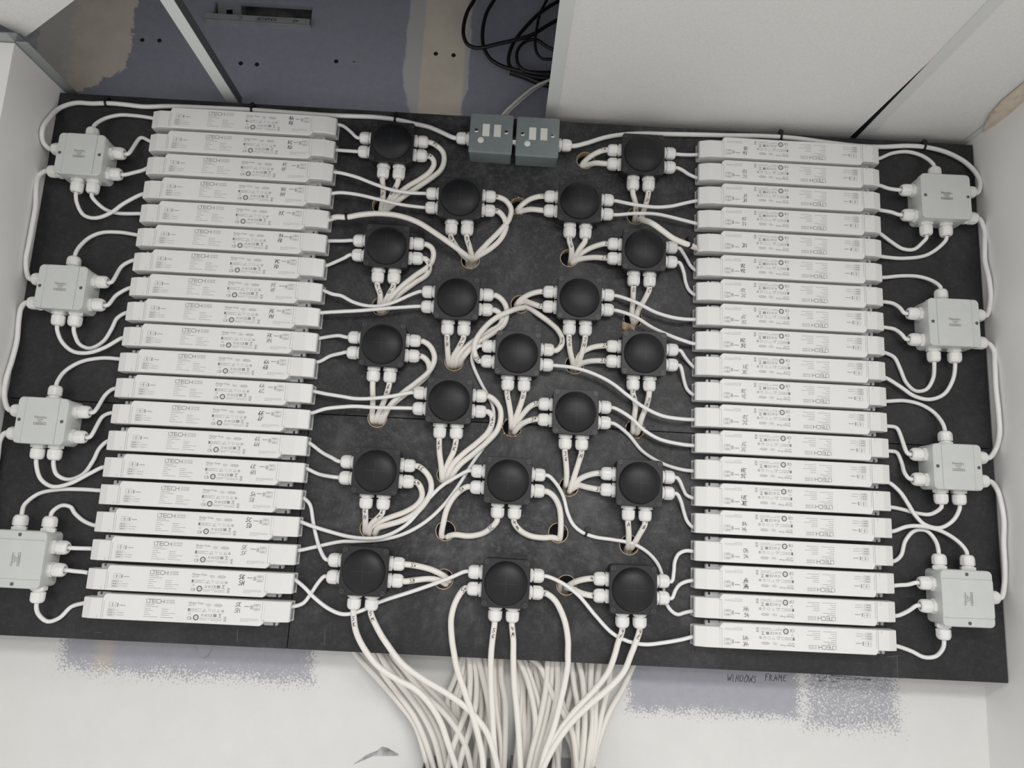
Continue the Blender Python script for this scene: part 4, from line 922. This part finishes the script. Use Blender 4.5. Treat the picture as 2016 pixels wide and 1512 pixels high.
# box-to-box feeds
def feed(key, start, pts, end, label, lift=0.0): return cable(key, FD, start, pts, end, label, lift=lift, mt='cable_white', group='feed cables between boxes')
feed('fL0', ('g', 'SL', 'g'), Q('b', 675, 815, 600, 785, 520, 752, 440, 733, 330, 708, 200, 692, 60, 686, 'a', 1960, 682, 1750, 668, 1500, 650, 1250, 638, 1000, 628, 850, 630, 740, 618, 640, 610, 540, 612, 450, 608, 360, 635, 290, 700, 250, 775, 255, 850, 300, 893), ('g', 'L1', 'o1'), 'white feed cable along the top edge from left switch to top left grey box')
feed('fL1', ('g', 'L1', 'o2'), Q('a', 298, 1012, 250, 1035, 225, 1100, 210, 1220, 190, 1340, 170, 1450, 'd', 158, 20, 168, 100, 195, 138), ('g', 'L2', 'o1'), 'white feed cable at the left edge between first and second grey boxes')
feed('fL2', ('g', 'L2', 'o2'), Q('d', 165, 275, 130, 305, 115, 370, 100, 500, 70, 620, 40, 720, 35, 810, 60, 885, 85, 905), ('g', 'L3', 'o1'), 'white feed cable at the left edge between second and third grey boxes')
feed('fL3', ('g', 'L3', 'o2'), Q('d', 45, 1050, 5, 1090, -15, 1200, -60, 1400, -120, 1600, -160, 1730), ('g', 'L4', 'o1'), 'white feed cable leaving the left edge below the third grey box')
feed('fR0', ('g', 'SR', 'g'), Q('b', 1370, 840, 1450, 832, 1560, 812, 1660, 796, 1780, 790, 1900, 792, 'c', 60, 795, 250, 800, 450, 803, 650, 815, 850, 842, 1050, 864, 1180, 868, 1330, 862, 1450, 872, 1570, 905, 1670, 960, 1735, 1030, 1750, 1085, 1725, 1135), ('g', 'R1', 'o1'), 'white feed cable along the top edge from right switch to top right grey box')
feed('fR1', ('g', 'R1', 'o2'), Q('c', 1725, 1300, 1765, 1360, 1780, 1450, 'f', 1785, 30, 1808, 130, 1812, 240, 1795, 315, 1770, 352), ('g', 'R2', 'o1'), 'white feed cable at the right edge between first and second grey boxes')
feed('fR2', ('g', 'R2', 'o2'), Q('f', 1780, 505, 1820, 545, 1838, 640, 1850, 780, 1865, 920, 1872, 1050, 1850, 1140, 1805, 1188), ('g', 'R3', 'o1'), 'white feed cable at the right edge between second and third grey boxes')
feed('fR3', ('g', 'R3', 'o2'), Q('f', 1815, 1345, 1860, 1390, 1885, 1480, 'i', 1897, 60, 1895, 180, 1902, 320, 1900, 420, 1875, 490), ('g', 'R4', 'o1'), 'white feed cable at the right edge between third and fourth grey boxes')
# thick marked cables: black box -> hole
GN = {'L1': 'upper left', 'L2': 'lower left', 'R1': 'upper right', 'R2': 'lower right', 'B1': 'left bottom', 'B2': 'right bottom'}
def thick(box, gl, hole, pts, mark=None, at=.035, lift=0.0, r=TH):
    a, c = JB[box][2:]
    return cable('t%d%s' % (box, gl), r, ('g', box, gl), pts, ('h', hole), 'thick white cable, %s gland of black box fed by %s and %s' % (GN[gl], a, c), mark, lift, at, group='thick cables from black boxes into holes')
z5 = lambda *a: [(700 + a[i] / 7.2, 220 + a[i + 1] / 7.2) for i in range(0, len(a), 2)]
z1 = lambda *a: [(860 + a[i] / 7.2, 560 + a[i + 1] / 7.2) for i in range(0, len(a), 2)]
z2 = lambda *a: [(660 + a[i] / 5.93, 900 + a[i + 1] / 5.93) for i in range(0, len(a), 2)]
z3 = lambda *a: [(860 + a[i] / 7.2, 740 + a[i + 1] / 7.2) for i in range(0, len(a), 2)]
thick(1, 'R1', 1, z5(1060, 420, 1160, 470, 1240, 560, 1258, 680, 1210, 820, 1090, 930, 900, 1060, 700, 1190, 560, 1300, 500, 1410), '8C', .03, .004)
thick(1, 'R2', 1, z5(1050, 640, 1110, 680, 1125, 750, 1060, 860, 900, 970, 740, 1060, 580, 1190, 490, 1300, 440, 1410), '8A', .02, .004)
thick(1, 'B1', 1, z5(385, 960, 395, 1100, 385, 1260, 360, 1400), '8D', .035)
thick(1, 'B2', 1, z5(600, 990, 540, 1130, 470, 1270, 410, 1410), '8B', .035)
thick(2, 'R1', 2, Q('b', 935, 1155, 985, 1180, 1010, 1230, 990, 1300, 930, 1370, 860, 1440, 815, 1512), '8G', .015, .004)
thick(2, 'R2', 2, Q('b', 925, 1250, 965, 1285, 978, 1340, 945, 1410, 880, 1470, 805, 1525), '8H', .015)
thick(2, 'B1', 2, Q('b', 655, 1400, 685, 1460, 725, 1512, 745, 1530), '8E', .022)
thick(2, 'B2', 2, Q('b', 742, 1400, 758, 1460, 772, 1525), '8F', .022)
thick(3, 'R1', 7, Q('b', 490, 1412, 530, 1440, 540, 1490, 'e', 520, 45, 430, 120, 340, 195, 285, 260, 255, 320), '7A', .012, .006)
thick(3, 'R2', 7, Q('e', 500, 0, 528, 40, 515, 95, 430, 160, 350, 220, 275, 290, 245, 325), '7B', .03)
thick(3, 'B1', 7, Q('e', 212, 165, 230, 230, 222, 320), '7C', .022)
thick(3, 'B2', 7, Q('e', 305, 168, 275, 230, 235, 320), '7D', .022)
thick(4, 'R1', 8, z1(830, 140, 930, 205, 985, 310, 990, 450, 940, 580, 800, 690, 640, 790, 500, 890, 390, 1010, 320, 1130), '7F', .012, .006)
thick(4, 'R2', 8, z1(815, 350, 890, 395, 925, 470, 890, 570, 760, 650, 600, 750, 430, 870, 310, 1000, 260, 1140), None, .02)
thick(4, 'B1', 8, z1(140, 750, 145, 900, 165, 1130), '7H', .022)
thick(4, 'B2', 8, z1(335, 750, 280, 890, 220, 1020, 205, 1140), '7G', .022)
thick(5, 'R1', 12, Q('e', 488, 497, 535, 530, 555, 600, 520, 680, 440, 750, 350, 820, 285, 890, 245, 975), '7K', .012, .006)
thick(5, 'R2', 12, Q('e', 480, 595, 520, 630, 520, 690, 440, 770, 340, 845, 270, 910, 230, 975), '7M', .012)
thick(5, 'B1', 12, Q('e', 192, 760, 190, 860, 182, 970), None)
thick(5, 'B2', 12, Q('e', 290, 765, 262, 850, 205, 970), '6A', .022)
thick(6, 'R1', 15, z3(730, 270, 830, 340, 895, 450, 905, 600, 850, 780, 700, 950, 500, 1120, 330, 1260, 220, 1410, 190, 1480), '6E', .012, .004)
thick(6, 'R2', 15, z3(725, 540, 785, 590, 790, 680, 720, 820, 560, 960, 380, 1100, 230, 1250, 160, 1380, 130, 1480), '6C', .035, .004)
thick(6, 'B1', 15, z3(45, 940, 45, 1100, 65, 1300, 75, 1480), '6F', .022)
thick(6, 'B2', 15, z3(275, 950, 240, 1100, 160, 1250, 110, 1400, 100, 1480), '6K', .022)
thick(7, 'R1', 17, z2(950, 100, 1060, 180, 1115, 290, 1110, 420, 1050, 530, 940, 650, 780, 740, 620, 790, 500, 830, 465, 890), '6G', .025, .004)
thick(7, 'R2', 17, z2(960, 300, 1020, 370, 1025, 470, 960, 560, 820, 640, 650, 700, 500, 760, 410, 830, 395, 890), '6M', .02)
thick(7, 'B1', 17, z2(355, 640, 355, 740, 350, 880), '6H', .018)
thick(7, 'B2', 17, z2(555, 645, 510, 710, 420, 790, 380, 880), '6K', .018)
thick(8, 'R1', 21, z2(830, 1245, 960, 1265, 1120, 1310, 1260, 1380, 1330, 1440), '5A', .03)
thick(8, 'R2', 21, z2(820, 1445, 960, 1430, 1100, 1420, 1220, 1440, 1290, 1480), '5B', .03)
thick(9, 'L1', 4, Q('b', 1560, 885, 1500, 905, 1450, 940, 1420, 975), '1A', .022)
thick(9, 'L2', 4, Q('b', 1560, 965, 1500, 962, 1450, 975, 1425, 988), '1B', .010)
thick(9, 'B1', 5, Q('b', 1722, 1125, 1738, 1200, 1735, 1290), '1H', .045)
thick(9, 'B2', 5, Q('b', 1812, 1130, 1795, 1210, 1770, 1290), '1D', .022)
thick(10, 'L1', 3, Q('b', 1195, 1158, 1130, 1170, 1080, 1200, 1040, 1240), '1E', .018)
thick(10, 'L2', 3, Q('b', 1190, 1240, 1120, 1235, 1070, 1245, 1045, 1255), '1F', .012)
thick(10, 'B1', 6, Q('b', 1345, 1405, 1358, 1460, 1355, 1530), '1G', .02)
thick(10, 'B2', 6, Q('b', 1440, 1410, 1410, 1460, 1375, 1530), None, .02)
thick(11, 'L1', 6, Q('b', 1565, 1445, 1490, 1462, 1430, 1490, 'e', 1385, 15), '2A', .014)
thick(11, 'L2', 6, Q('e', 1565, 25, 1480, 18, 1400, 25, 1370, 38), '2B', .018)
thick(11, 'B1', 10, Q('e', 1720, 190, 1718, 280, 1715, 350, 1725, 400), '2D', .012)
thick(11, 'B2', 10, Q('e', 1818, 195, 1790, 260, 1750, 330, 1740, 385), '2C', .012)
thick(12, 'L1', 9, Q('e', 1185, 218, 1120, 230, 1060, 260, 1035, 290), '2E', .012)
thick(12, 'L2', 9, Q('e', 1183, 308, 1130, 290, 1080, 272, 1045, 285), '2F', .016)
thick(12, 'B1', 11, Q('e', 1345, 485, 1350, 560, 1370, 650), '2G', .022)
thick(12, 'B2', 11, Q('e', 1438, 490, 1425, 560, 1395, 650), '2H', .022)
thick(13, 'L1', 11, Q('e', 1560, 540, 1480, 548, 1420, 575, 1385, 630), '2M', .016)
thick(13, 'L2', 11, Q('e', 1555, 635, 1480, 632, 1420, 640, 1390, 660), '2K', .018)
thick(13, 'B1', 14, Q('e', 1722, 815, 1738, 890, 1728, 960, 1722, 1035), '3A', .016)
thick(13, 'B2', 14, Q('e', 1822, 815, 1805, 890, 1775, 960, 1750, 1040), '3B', .03)
thick(14, 'L2', 9, z1(600, 1085, 550, 1030, 525, 930, 545, 810, 620, 680, 740, 550, 880, 450, 1040, 380, 1160, 340, 1230, 335), '5E', .022, .014)
thick(14, 'R1', 9, z1(1665, 920, 1750, 850, 1765, 750, 1700, 630, 1590, 530, 1450, 430, 1320, 340, 1250, 310), '5F', .045, .004)
thick(14, 'B1', 13, z3(1005, 225, 1030, 400, 1050, 560, 1055, 720), '3C', .018)
thick(14, 'B2', 13, z3(1225, 235, 1190, 380, 1130, 560, 1085, 730), '3D', .014)
thick(15, 'L1', 13, z3(1440, 400, 1340, 440, 1230, 550, 1130, 690), '3E', .018)
thick(15, 'L2', 13, z3(1425, 625, 1300, 650, 1200, 700, 1110, 790), '3F', .020)
thick(15, 'B1', 16, z3(1815, 1070, 1830, 1230, 1840, 1400, 1830, 1540), '3G', .022)
thick(15, 'B2', 16, Q('e', 1420, 1150, 1398, 1230, 1370, 1320, 1350, 1385), '3H', .014)
thick(16, 'L1', 16, Q('e', 1520, 1298, 1450, 1308, 1400, 1330, 1365, 1375), '3M', .014)
thick(16, 'L2', 16, Q('e', 1520, 1390, 1450, 1375, 1400, 1360, 1370, 1375), '3K', .016)
thick(16, 'B1', 20, Q('h', 1690, 65, 1695, 130, 1692, 210), '4A', .010)
thick(16, 'B2', 20, Q('h', 1790, 72, 1760, 135, 1715, 210), '4B', .014)
thick(17, 'L2', 18, z2(1550, 385, 1460, 420, 1370, 500, 1300, 620, 1265, 760, 1240, 900, 1245, 950), '5A', .030, .004)
thick(17, 'B1', 18, z2(1890, 770, 1830, 850, 1720, 910, 1560, 925, 1400, 905, 1330, 920, 1310, 950), '5C', .035)
thick(17, 'B2', 19, Q('h', 1018, 65, 1050, 115, 1110, 145, 1190, 153, 1245, 150, 1275, 160), '4B', .02)
thick(17, 'R2', 19, Q('e', 1215, 1402, 1260, 1430, 1290, 1490, 'h', 1297, 50, 1295, 120, 1290, 165), None, .03)
thick(19, 'L1', 22, Q('h', 1485, 385, 1420, 395, 1370, 415, 1340, 435), '4C', .014)
thick(19, 'L2', 22, Q('h', 1483, 490, 1430, 480, 1370, 455, 1335, 445), '4D', .012)
# cables 8K and 1K: driver straight into a hole
cable('o8K', TH, 'd', [(636, 435), (650, 431), (664, 427)] + Q('b', 30, 1283, 120, 1268, 230, 1262, 340, 1275, 450, 1312, 560, 1380, 660, 1450, 740, 1512, 765, 1535), ('h', 2), 'thick white cable marked 8K from driver 8K into a hole', '8K', .03, group='thick cables from drivers into holes')
cable('o1K', TH, 'd', [(1380, 490), (1368, 487), (1356, 482), (1345, 478)] + Q('b', 1960, 1408, 1900, 1365, 1840, 1322, 1790, 1302, 1750, 1300), ('h', 5), 'thick white cable from driver 1K into the hole below the top right box', '1K', .07, group='thick cables from drivers into holes')

# ------------------------------------------------------------------ cables leaving the board downwards
b7 = lambda *a: [(700 + a[i] / 3.6, 1270 + a[i + 1] / 3.6) for i in range(0, len(a), 2)]
def hang(key, start, pts, label, mark=None, at=.03, h1=.010):
    # start in a gland, lies over the board edge and drops into the trunking
    hs = .0195; P3 = []; n = len(pts)
    for i, (x, y) in enumerate(pts):
        t = i / (n - 1); P3.append(P(x, y, hs + (h1 - hs) * min(1, t * 1.6)))
    mth, d = MOUTH[start]
    P3 = [mth - d * .014, mth - d * .004, mth + d * .004] + P3[(1 if (P3[0] - mth).dot(d) < .008 else 0):]
    path = catmull(P3); mb = MB(); mb.tube(path, TH, 12); o = tag(link('cable', mb.mesh('cable', 'cable_cream', 60)), label, 'cable', 'thick cables hanging from black boxes')
    CABLES[key] = (o, path, TH)
    if mark: cable_mark(o, path, TH, mark, at)
hang('t8B1', (8, 'B1'), Q('h', 72, 605, 85, 700, 125, 790) + b7(150, 140, 290, 240, 420, 310, 520, 410, 600, 540, 650, 680, 690, 800, 730, 930), 'thick white cable hanging from left bottom gland of box fed by 5A 5K', '5K', .03, .020)
hang('t8B2', (8, 'B2'), Q('h', 182, 605, 220, 700, 270, 780) + b7(330, 130, 470, 235, 620, 325, 750, 415, 860, 520, 930, 620, 975, 740, 1020, 930), 'thick white cable hanging from right bottom gland of box fed by 5A 5K', '5M', .02, .026)
hang('t18L2', (18, 'L2'), Q('h', 735, 462, 680, 520, 650, 620, 652, 740, 665, 830) + b7(720, 170, 770, 320, 830, 500, 875, 670, 900, 800, 905, 930), 'thick white cable hanging from lower left gland of bottom middle box', '5H', .02, .028)
hang('t18R2', (18, 'R2'), Q('h', 1195, 468, 1260, 520, 1315, 630, 1338, 750, 1338, 850) + b7(1505, 130, 1480, 280, 1440, 450, 1400, 600, 1340, 770, 1300, 930), 'thick white cable hanging from lower right gland of bottom middle box', '4K', .015, .026)
hang('t18B1', (18, 'B1'), Q('h', 902, 655, 892, 760) + b7(960, 80, 960, 280, 970, 480, 980, 680, 1005, 930), 'thick white cable hanging from left bottom gland of bottom middle box', '5G', .03, .022)
hang('t18B2', (18, 'B2'), Q('h', 1010, 655, 1016, 760) + b7(1118, 80, 1125, 280, 1145, 480, 1160, 700, 1170, 930), 'thick white cable hanging from right bottom gland of bottom middle box', '4M', .025, .020)
hang('t19B1', (19, 'B1'), Q('h', 1650, 695, 1632, 780) + b7(1840, 60, 1790, 190, 1690, 320, 1560, 460, 1440, 620, 1360, 780, 1310, 930), 'thick white cable hanging from left bottom gland of box fed by 4C 4E', '4F', .02, .024)
hang('t19B2', (19, 'B2'), Q('h', 1752, 700, 1735, 780) + b7(1955, 60, 1900, 190, 1800, 300, 1650, 430, 1520, 560, 1420, 700, 1340, 850, 1310, 940), 'thick white cable hanging from right bottom gland of box fed by 4C 4E', '4E', .02, .030)
BUND = [  # (depth behind the board front at the top, depth at the bottom, points)
 (.052, .030, (-10, 30, 60, 130, 160, 240, 300, 400, 420, 560, 480, 730, 530, 930)), (.040, .022, (120, 20, 190, 190, 300, 340, 420, 510, 500, 690, 570, 930)), (.030, .010, (160, 20, 250, 190, 390, 370, 480, 500, 560, 670, 620, 930)),
 (.042, .014, (205, 30, 330, 230, 440, 390, 550, 560, 620, 740, 660, 930)), (.030, .004, (240, 20, 360, 190, 480, 330, 610, 460, 710, 590, 780, 720, 830, 930)), (.050, .022, (290, 30, 430, 220, 570, 370, 690, 510, 760, 640, 800, 930)),
 (.052, .035, (770, 40, 710, 220, 650, 390, 690, 560, 740, 930)), (.048, .030, (785, 40, 745, 250, 695, 430, 730, 600, 725, 930)), (.052, .030, (800, 40, 770, 260, 720, 430, 760, 600, 790, 930)),
 (.034, -.002, (805, 40, 812, 250, 795, 430, 735, 600, 680, 760, 645, 930)), (.036, .000, (840, 40, 858, 260, 850, 430, 810, 600, 755, 770, 720, 930)), (.030, .010, (865, 40, 895, 200, 935, 380, 960, 580, 985, 930)),
 (.044, .020, (905, 40, 930, 230, 950, 400, 935, 600, 900, 930)), (.050, .024, (880, 40, 880, 260, 890, 450, 870, 640, 830, 930)), (.040, .016, (1035, 40, 1032, 230, 1060, 400, 1062, 620, 1050, 930)), (.050, .024, (1010, 40, 1010, 300, 1012, 500, 1025, 700, 1065, 930)),
 (.046, .018, (985, 40, 985, 260, 1000, 470, 1030, 700, 1040, 930)), (.030, .004, (1150, 60, 1215, 240, 1255, 400, 1275, 560, 1255, 760, 1220, 930)), (.040, .012, (1185, 60, 1245, 240, 1300, 420, 1310, 560, 1280, 760, 1250, 930)),
 (.034, .010, (1220, 60, 1300, 140, 1350, 240, 1400, 360, 1480, 500, 1540, 640, 1570, 930)), (.052, .030, (1260, 60, 1290, 260, 1320, 400, 1370, 560, 1420, 700, 1440, 930)), (.050, .030, (1300, 60, 1330, 250, 1400, 430, 1480, 600, 1540, 740, 1550, 930)),
 (.028, -.004, (1365, 60, 1345, 330, 1305, 540, 1250, 750, 1210, 930)), (.034, .000, (1395, 60, 1382, 330, 1345, 540, 1290, 750, 1250, 930)), (.030, -.002, (1428, 60, 1432, 280, 1405, 470, 1345, 690, 1280, 930)),
 (.050, .020, (1465, 60, 1450, 300, 1470, 430, 1530, 560, 1570, 700, 1560, 930)), (.044, .016, (1530, 70, 1550, 290, 1575, 430, 1570, 640, 1560, 930)), (.036, .012, (1575, 70, 1608, 240, 1622, 400, 1620, 650, 1590, 930)), (.046, .018, (1640, 70, 1640, 300, 1625, 500, 1600, 700, 1570, 930)),
 (.034, .010, (1675, 70, 1665, 330, 1680, 540, 1660, 720, 1635, 930)), (.040, .014, (1735, 70, 1715, 230, 1700, 430, 1695, 600, 1640, 930)), (.046, .020, (1815, 80, 1790, 290, 1745, 480, 1710, 660, 1650, 930)), (.052, .024, (1985, 80, 1905, 280, 1800, 470, 1730, 650, 1690, 790, 1660, 930)),
 (.052, .032, (1195, 60, 1190, 420, 1200, 650, 1185, 930)), (.052, .028, (1240, 60, 1235, 450, 1230, 680, 1205, 930)), (.056, .034, (1120, 60, 1150, 300, 1170, 500, 1150, 720, 1130, 930)), (.056, .034, (1160, 60, 1180, 300, 1165, 550, 1120, 930)),
 (.052, .034, (1440, 60, 1440, 400, 1430, 650, 1400, 930)), (.052, .034, (1320, 60, 1340, 480, 1300, 700, 1230, 930)), (.056, .036, (1590, 70, 1500, 430, 1450, 650, 1430, 930)), (.054, .034, (950, 40, 930, 400, 900, 650, 860, 930)), (.054, .036, (850, 40, 820, 400, 850, 650, 890, 930))]
for k, (d0, d1, a) in enumerate(BUND):
    pts = b7(*a); n = len(pts); P3 = []
    for i, (x, y) in enumerate(pts):
        t = i / (n - 1); t = t * t * (3 - 2 * t); P3.append(P(x, y, -(d0 + (d1 - d0) * t)))
    P3 = [P3[0] + Vector((random.uniform(-.01, .01), 0, .13)), P3[0] + Vector((0, 0, .05))] + P3
    for q in P3: q.y = min(q.y, .0635)
    for q in P3:
        if q.z > BZ0 - .012: q.y = max(q.y, .0245)
    mb = MB(); mb.tube(catmull(P3, .006), TH, 10)
    tag(link('cable', mb.mesh('cable', 'cable_cream', 60)), {0: 'leftmost cream white cable of the bundle hanging from behind the board', 32: 'rightmost cream white cable of the bundle hanging from behind the board'}.get(k, 'thick cream white cable inside the bundle hanging from behind the board'), 'cable', 'cables hanging from behind the board')
# steel trunking below, just at the frame's lower edge
def trunk(px0, px1, label):
    a, c = P(px0, 1502, -.02), P(px1, 1502, -.02); top = a.z - .002; x0, x1 = a.x, c.x; bot = -1.0
    e = empty('trunking', Matrix.Translation(((x0 + x1) / 2, .03, bot))); tag(e, label, 'trunking', 'steel trunking below the board')
    iv = Matrix.Translation((-(x0 + x1) / 2, -.03, -bot)); mb = MB(); mb.box(x0 - .0012, x0, -.05, WALL_Y - .001, bot, top); mb.box(x1, x1 + .0012, -.05, WALL_Y - .001, bot, top); mb.box(x0, x1, WALL_Y - .0025, WALL_Y - .001, bot, top)
    link('channel', mb.mesh('channel', 'steel'), e, iv); mb = MB(); mb.box(x0 - .0012, x1 + .0012, -.0515, -.050, bot, top - .02); link('cover', mb.mesh('cover', 'steel'), e, iv)
trunk(834, 1001, 'grey steel trunking under the left half of the hanging bundle'); trunk(1008, 1172, 'grey steel trunking under the right half of the hanging bundle')

# ------------------------------------------------------------------ cable ties
def tie(key, px, py, label, head=(0, 1)):
    o, path, r = CABLES[key]
    best = min(range(2, len(path) - 2), key=lambda i: (path[i] - P(px, py, -path[i].y)).length)
    c = path[best]; t = (path[best + 1] - path[best - 1]).normalized(); nrm = Vector((0, -1, 0)); nrm = (nrm - t * nrm.dot(t)).normalized(); sd = nrm.cross(t)
    mb = MB(); rings = []
    prof = [(-.0022, r + .0003), (.0022, r + .0003), (.0022, r + .0016), (-.0022, r + .0016)]
    n = 20; vs = []; fs = []
    for i in range(n):
        a = 2 * PI * i / n; dv = nrm * math.cos(a) + sd * math.sin(a)
        for u, q in prof: vs.append(tuple(c + t * u + dv * q))
    for i in range(n):
        for j in range(4): fs.append((4 * i + j, 4 * i + (j + 1) % 4, 4 * ((i + 1) % n) + (j + 1) % 4, 4 * ((i + 1) % n) + j))
    mb.add(vs, fs); e = empty('cable_tie', Matrix.Translation(c)); iv = Matrix.Translation(-c); tag(e, label, 'cable tie', 'black cable ties')
    link('strap', mb.mesh('strap', 'tie_black', 40), e, iv)
    up = sd if sd.z > 0 else -sd
    mb = MB(); base = c + up * (r + .005); ax = [t, up, nrm]
    for u0, u1, v0, v1, w0, w1 in ((-.0045, .0045, -.004, .004, -.004, .0035), (-.0022, .0022, .002, .007, -.001, .002)):
        vs = [tuple(base + ax[0] * u + ax[1] * v_ + ax[2] * w) for w in (w0, w1) for u, v_ in ((u0, v0), (u1, v0), (u1, v1), (u0, v1))]
        mb.add(vs, [(3, 2, 1, 0), (4, 5, 6, 7), (0, 1, 5, 4), (1, 2, 6, 5), (2, 3, 7, 6), (3, 0, 4, 7)])
    link('head', mb.mesh('head', 'tie_black'), e, iv)
tie('fL0', 210, 208, 'black cable tie on top feed cable above the top left grey box'); tie('fL0', 497, 217, 'black cable tie on top feed cable above driver 8A')
tie('fL0', 777, 236, 'black cable tie on top feed cable above the topmost left black box'); tie('fR0', 1537, 270, 'black cable tie on top feed cable above driver 1A')
tie('fR0', 1820, 288, 'black cable tie on top feed cable above the top right grey box'); tie('o8K', 681, 426, 'black cable tie on the cable marked 8K')
tie('o1K', 1356, 481, 'black cable tie on the cable entering driver 1K'); tie('oR19', 1152, 1052, 'black cable tie on the thin cable below the lower middle box')

# ------------------------------------------------------------------ things on the wall above and below
SCR = [(280, 79), (314, 80), (474, 125), (506, 127), (662, 121), (697, 122), (858, 106), (893, 109)]
WORD = ['first', 'second', 'third', 'fourth', 'fifth', 'sixth', 'seventh', 'eighth']
for k, (x, y) in enumerate(SCR):
    q = WP(x, y); e = empty('drywall_screw', on_board(q.x, q.z, random.uniform(0, 1.5), WALL_Y)); tag(e, 'dark drywall screw in the wall above, %s from the left' % WORD[k], 'screw', 'drywall screws above the board')
    mb = MB(); mb.lathe([(0, .0048), (.0006, .0048), (.0010, .0042), (.0003, .0020), (.0001, .0004)], 'z', 18); link('head', mb.mesh('head', 'steel' if k == 5 else 'screw_dark', 40), e)
    mb = MB(); mb.box(-.0022, .0022, -.0004, .0004, .0009, .0011); mb.box(-.0004, .0004, -.0022, .0022, .0009, .0011); link('cross_slot', mb.mesh('cross_slot', 'ink'), e)
k5 = lambda *a: [(880 + a[i] / 6.573, a[i + 1] / 6.573) for i in range(0, len(a), 2)]
BK = [(.024, .0042, (400, -140, 350, 0, 265, 150, 218, 320, 215, 460, 262, 570, 360, 618, 480, 612, 650, 570, 850, 525, 1100, 450, 1300, 330, 1450, 250, 1600, 200), 'black dusty cable looping furthest left above the switches'),
      (.036, .0042, (680, -140, 610, 0, 520, 150, 470, 330, 460, 520, 490, 650, 570, 770, 700, 850, 900, 910, 1100, 938, 1330, 940, 1550, 930), 'black dusty cable in the second loop above the switches'),
      (.046, .0040, (1600, -60, 1400, 40, 1200, 170, 1000, 370, 870, 540, 805, 700, 800, 820, 850, 900, 1000, 960, 1250, 1010, 1500, 1020), 'black cable curving beside the white ceiling tile edge'),
      (.030, .0036, (1500, 700, 1290, 600, 1150, 512, 1010, 540, 915, 650, 905, 780, 965, 890, 1100, 940, 1300, 960, 1500, 970), 'black cable forming the small inner loop above the switches'),
      (.018, .0030, (1330, -140, 1290, 0, 1205, 170, 1165, 350, 1140, 550, 1165, 690, 1225, 755, 1340, 765, 1520, 760), 'thin dusty grey black cable hanging down inside the loops'),
      (.052, .0065, (820, 930, 900, 955, 1050, 1010, 1200, 1070, 1330, 1105, 1550, 1150), 'short thick black cable end pointing left above the switches')]
for y_, r, a, lab in BK:
    P3 = [P(x, y, -y_) for x, y in k5(*a)]
    for q in P3:
        if q.z < ZC + .022 and q.x > XB[1] - .012: q.z = ZC + .024
    mb = MB(); mb.tube(catmull(P3, .006), r, 10); tag(link('black_cable', mb.mesh('black_cable', 'black_rubber', 60)), lab, 'cable', 'black cables above the ceiling grid')
for k, (dx, y_) in enumerate(((0, .040), (7, .048))):
    P3 = [P(x + dx, y, -y_) for x, y in ((975, 262), (990, 226), (1012, 204), (1035, 184), (1058, 168))]; P3.append(P3[-1] + Vector((.06, 0, .03)))
    mb = MB(); mb.tube(catmull(P3, .006), .0032, 10); tag(link('cable', mb.mesh('cable', 'cable_cream', 60)), ('upper' if k == 0 else 'lower') + ' of two pale cables rising behind the left switch', 'cable', 'pale cables behind the switches')
# handwriting and pencil marks on the wall below
def wall_write(text, px, py, hpx, gap, name, label, w=.0011):
    q = WP(px, py); mb = MB(); handwrite(mb, text, 0, 0, hpx / 1434.2 * 1.47 * 1.0, w, None, .0002, gap, .08, 2, random.Random(5))
    tag(link(name, mb.mesh(name, 'ink'), None, on_board(q.x, q.z, -.004, WALL_Y)), label, 'writing')
wall_write('WINDOWS', 1431, 1341, 12, .92, 'wall_writing', 'handwritten word WINDOWS on the wall below the board'); wall_write('FRAME', 1505, 1339, 11, 1.08, 'wall_writing', 'handwritten word FRAME on the wall below the board')
mb = MB()
def wl(*pp, w=.0009): mb.stroke2(subdiv([tuple(WP(x, y).xz) for x, y in pp], 2), w)
wl((1596, 1328), (1604, 1322)); wl((1600, 1332), (1610, 1322)); wl((1611, 1324), (1615, 1342)); wl((1611, 1341), (1625, 1340)); wl((1622, 1322), (1628, 1332)); wl((1628, 1332), (1618, 1338)); wl((1634, 1326), (1642, 1334)); wl((1634, 1334), (1642, 1326))
for x in range(1646, 1712, 12): wl((x, 1336 + (x - 1646) * .04), (x + 7, 1336.4 + (x - 1646) * .04))
wl((1640, 1330), (1715, 1338)); wl((1636, 1342), (1650, 1342))
mb.v = [(x, WALL_Y - .0002, y) for x, y, z in mb.v]; tag(link('wall_sketch', mb.mesh('wall_sketch', 'ink')), 'small black pen sketch with dashed lines right of the writing', 'sketch')
mb = MB(); pl = [tuple(WP(380 + 42 * t, 1262 + 32 * math.sin(t * PI) + 4 * t).xz) for t in [i / 14 for i in range(15)]]; mb.stroke2(pl, .0008); mb.v = [(x, WALL_Y - .0002, y) for x, y, z in mb.v]
tag(link('pencil_arc', mb.mesh('pencil_arc', 'soot')), 'thin pencil arc on the bare wall under the left drivers', 'pencil mark')
sm = [(696, 1505), (722, 1486), (742, 1478), (752, 1470), (762, 1472), (785, 1485), (783, 1488), (760, 1488), (735, 1488), (712, 1498)]
mb = MB(); pts = [WP(x, y) for x, y in sm]; mb.loft([[(q.x, WALL_Y, q.z) for q in pts], [(q.x, WALL_Y - .0006, q.z) for q in pts]]); tag(link('paint_smear', mb.mesh('paint_smear', 'soot')), 'grey smear on the white wall left of the cable bundle', 'smear')
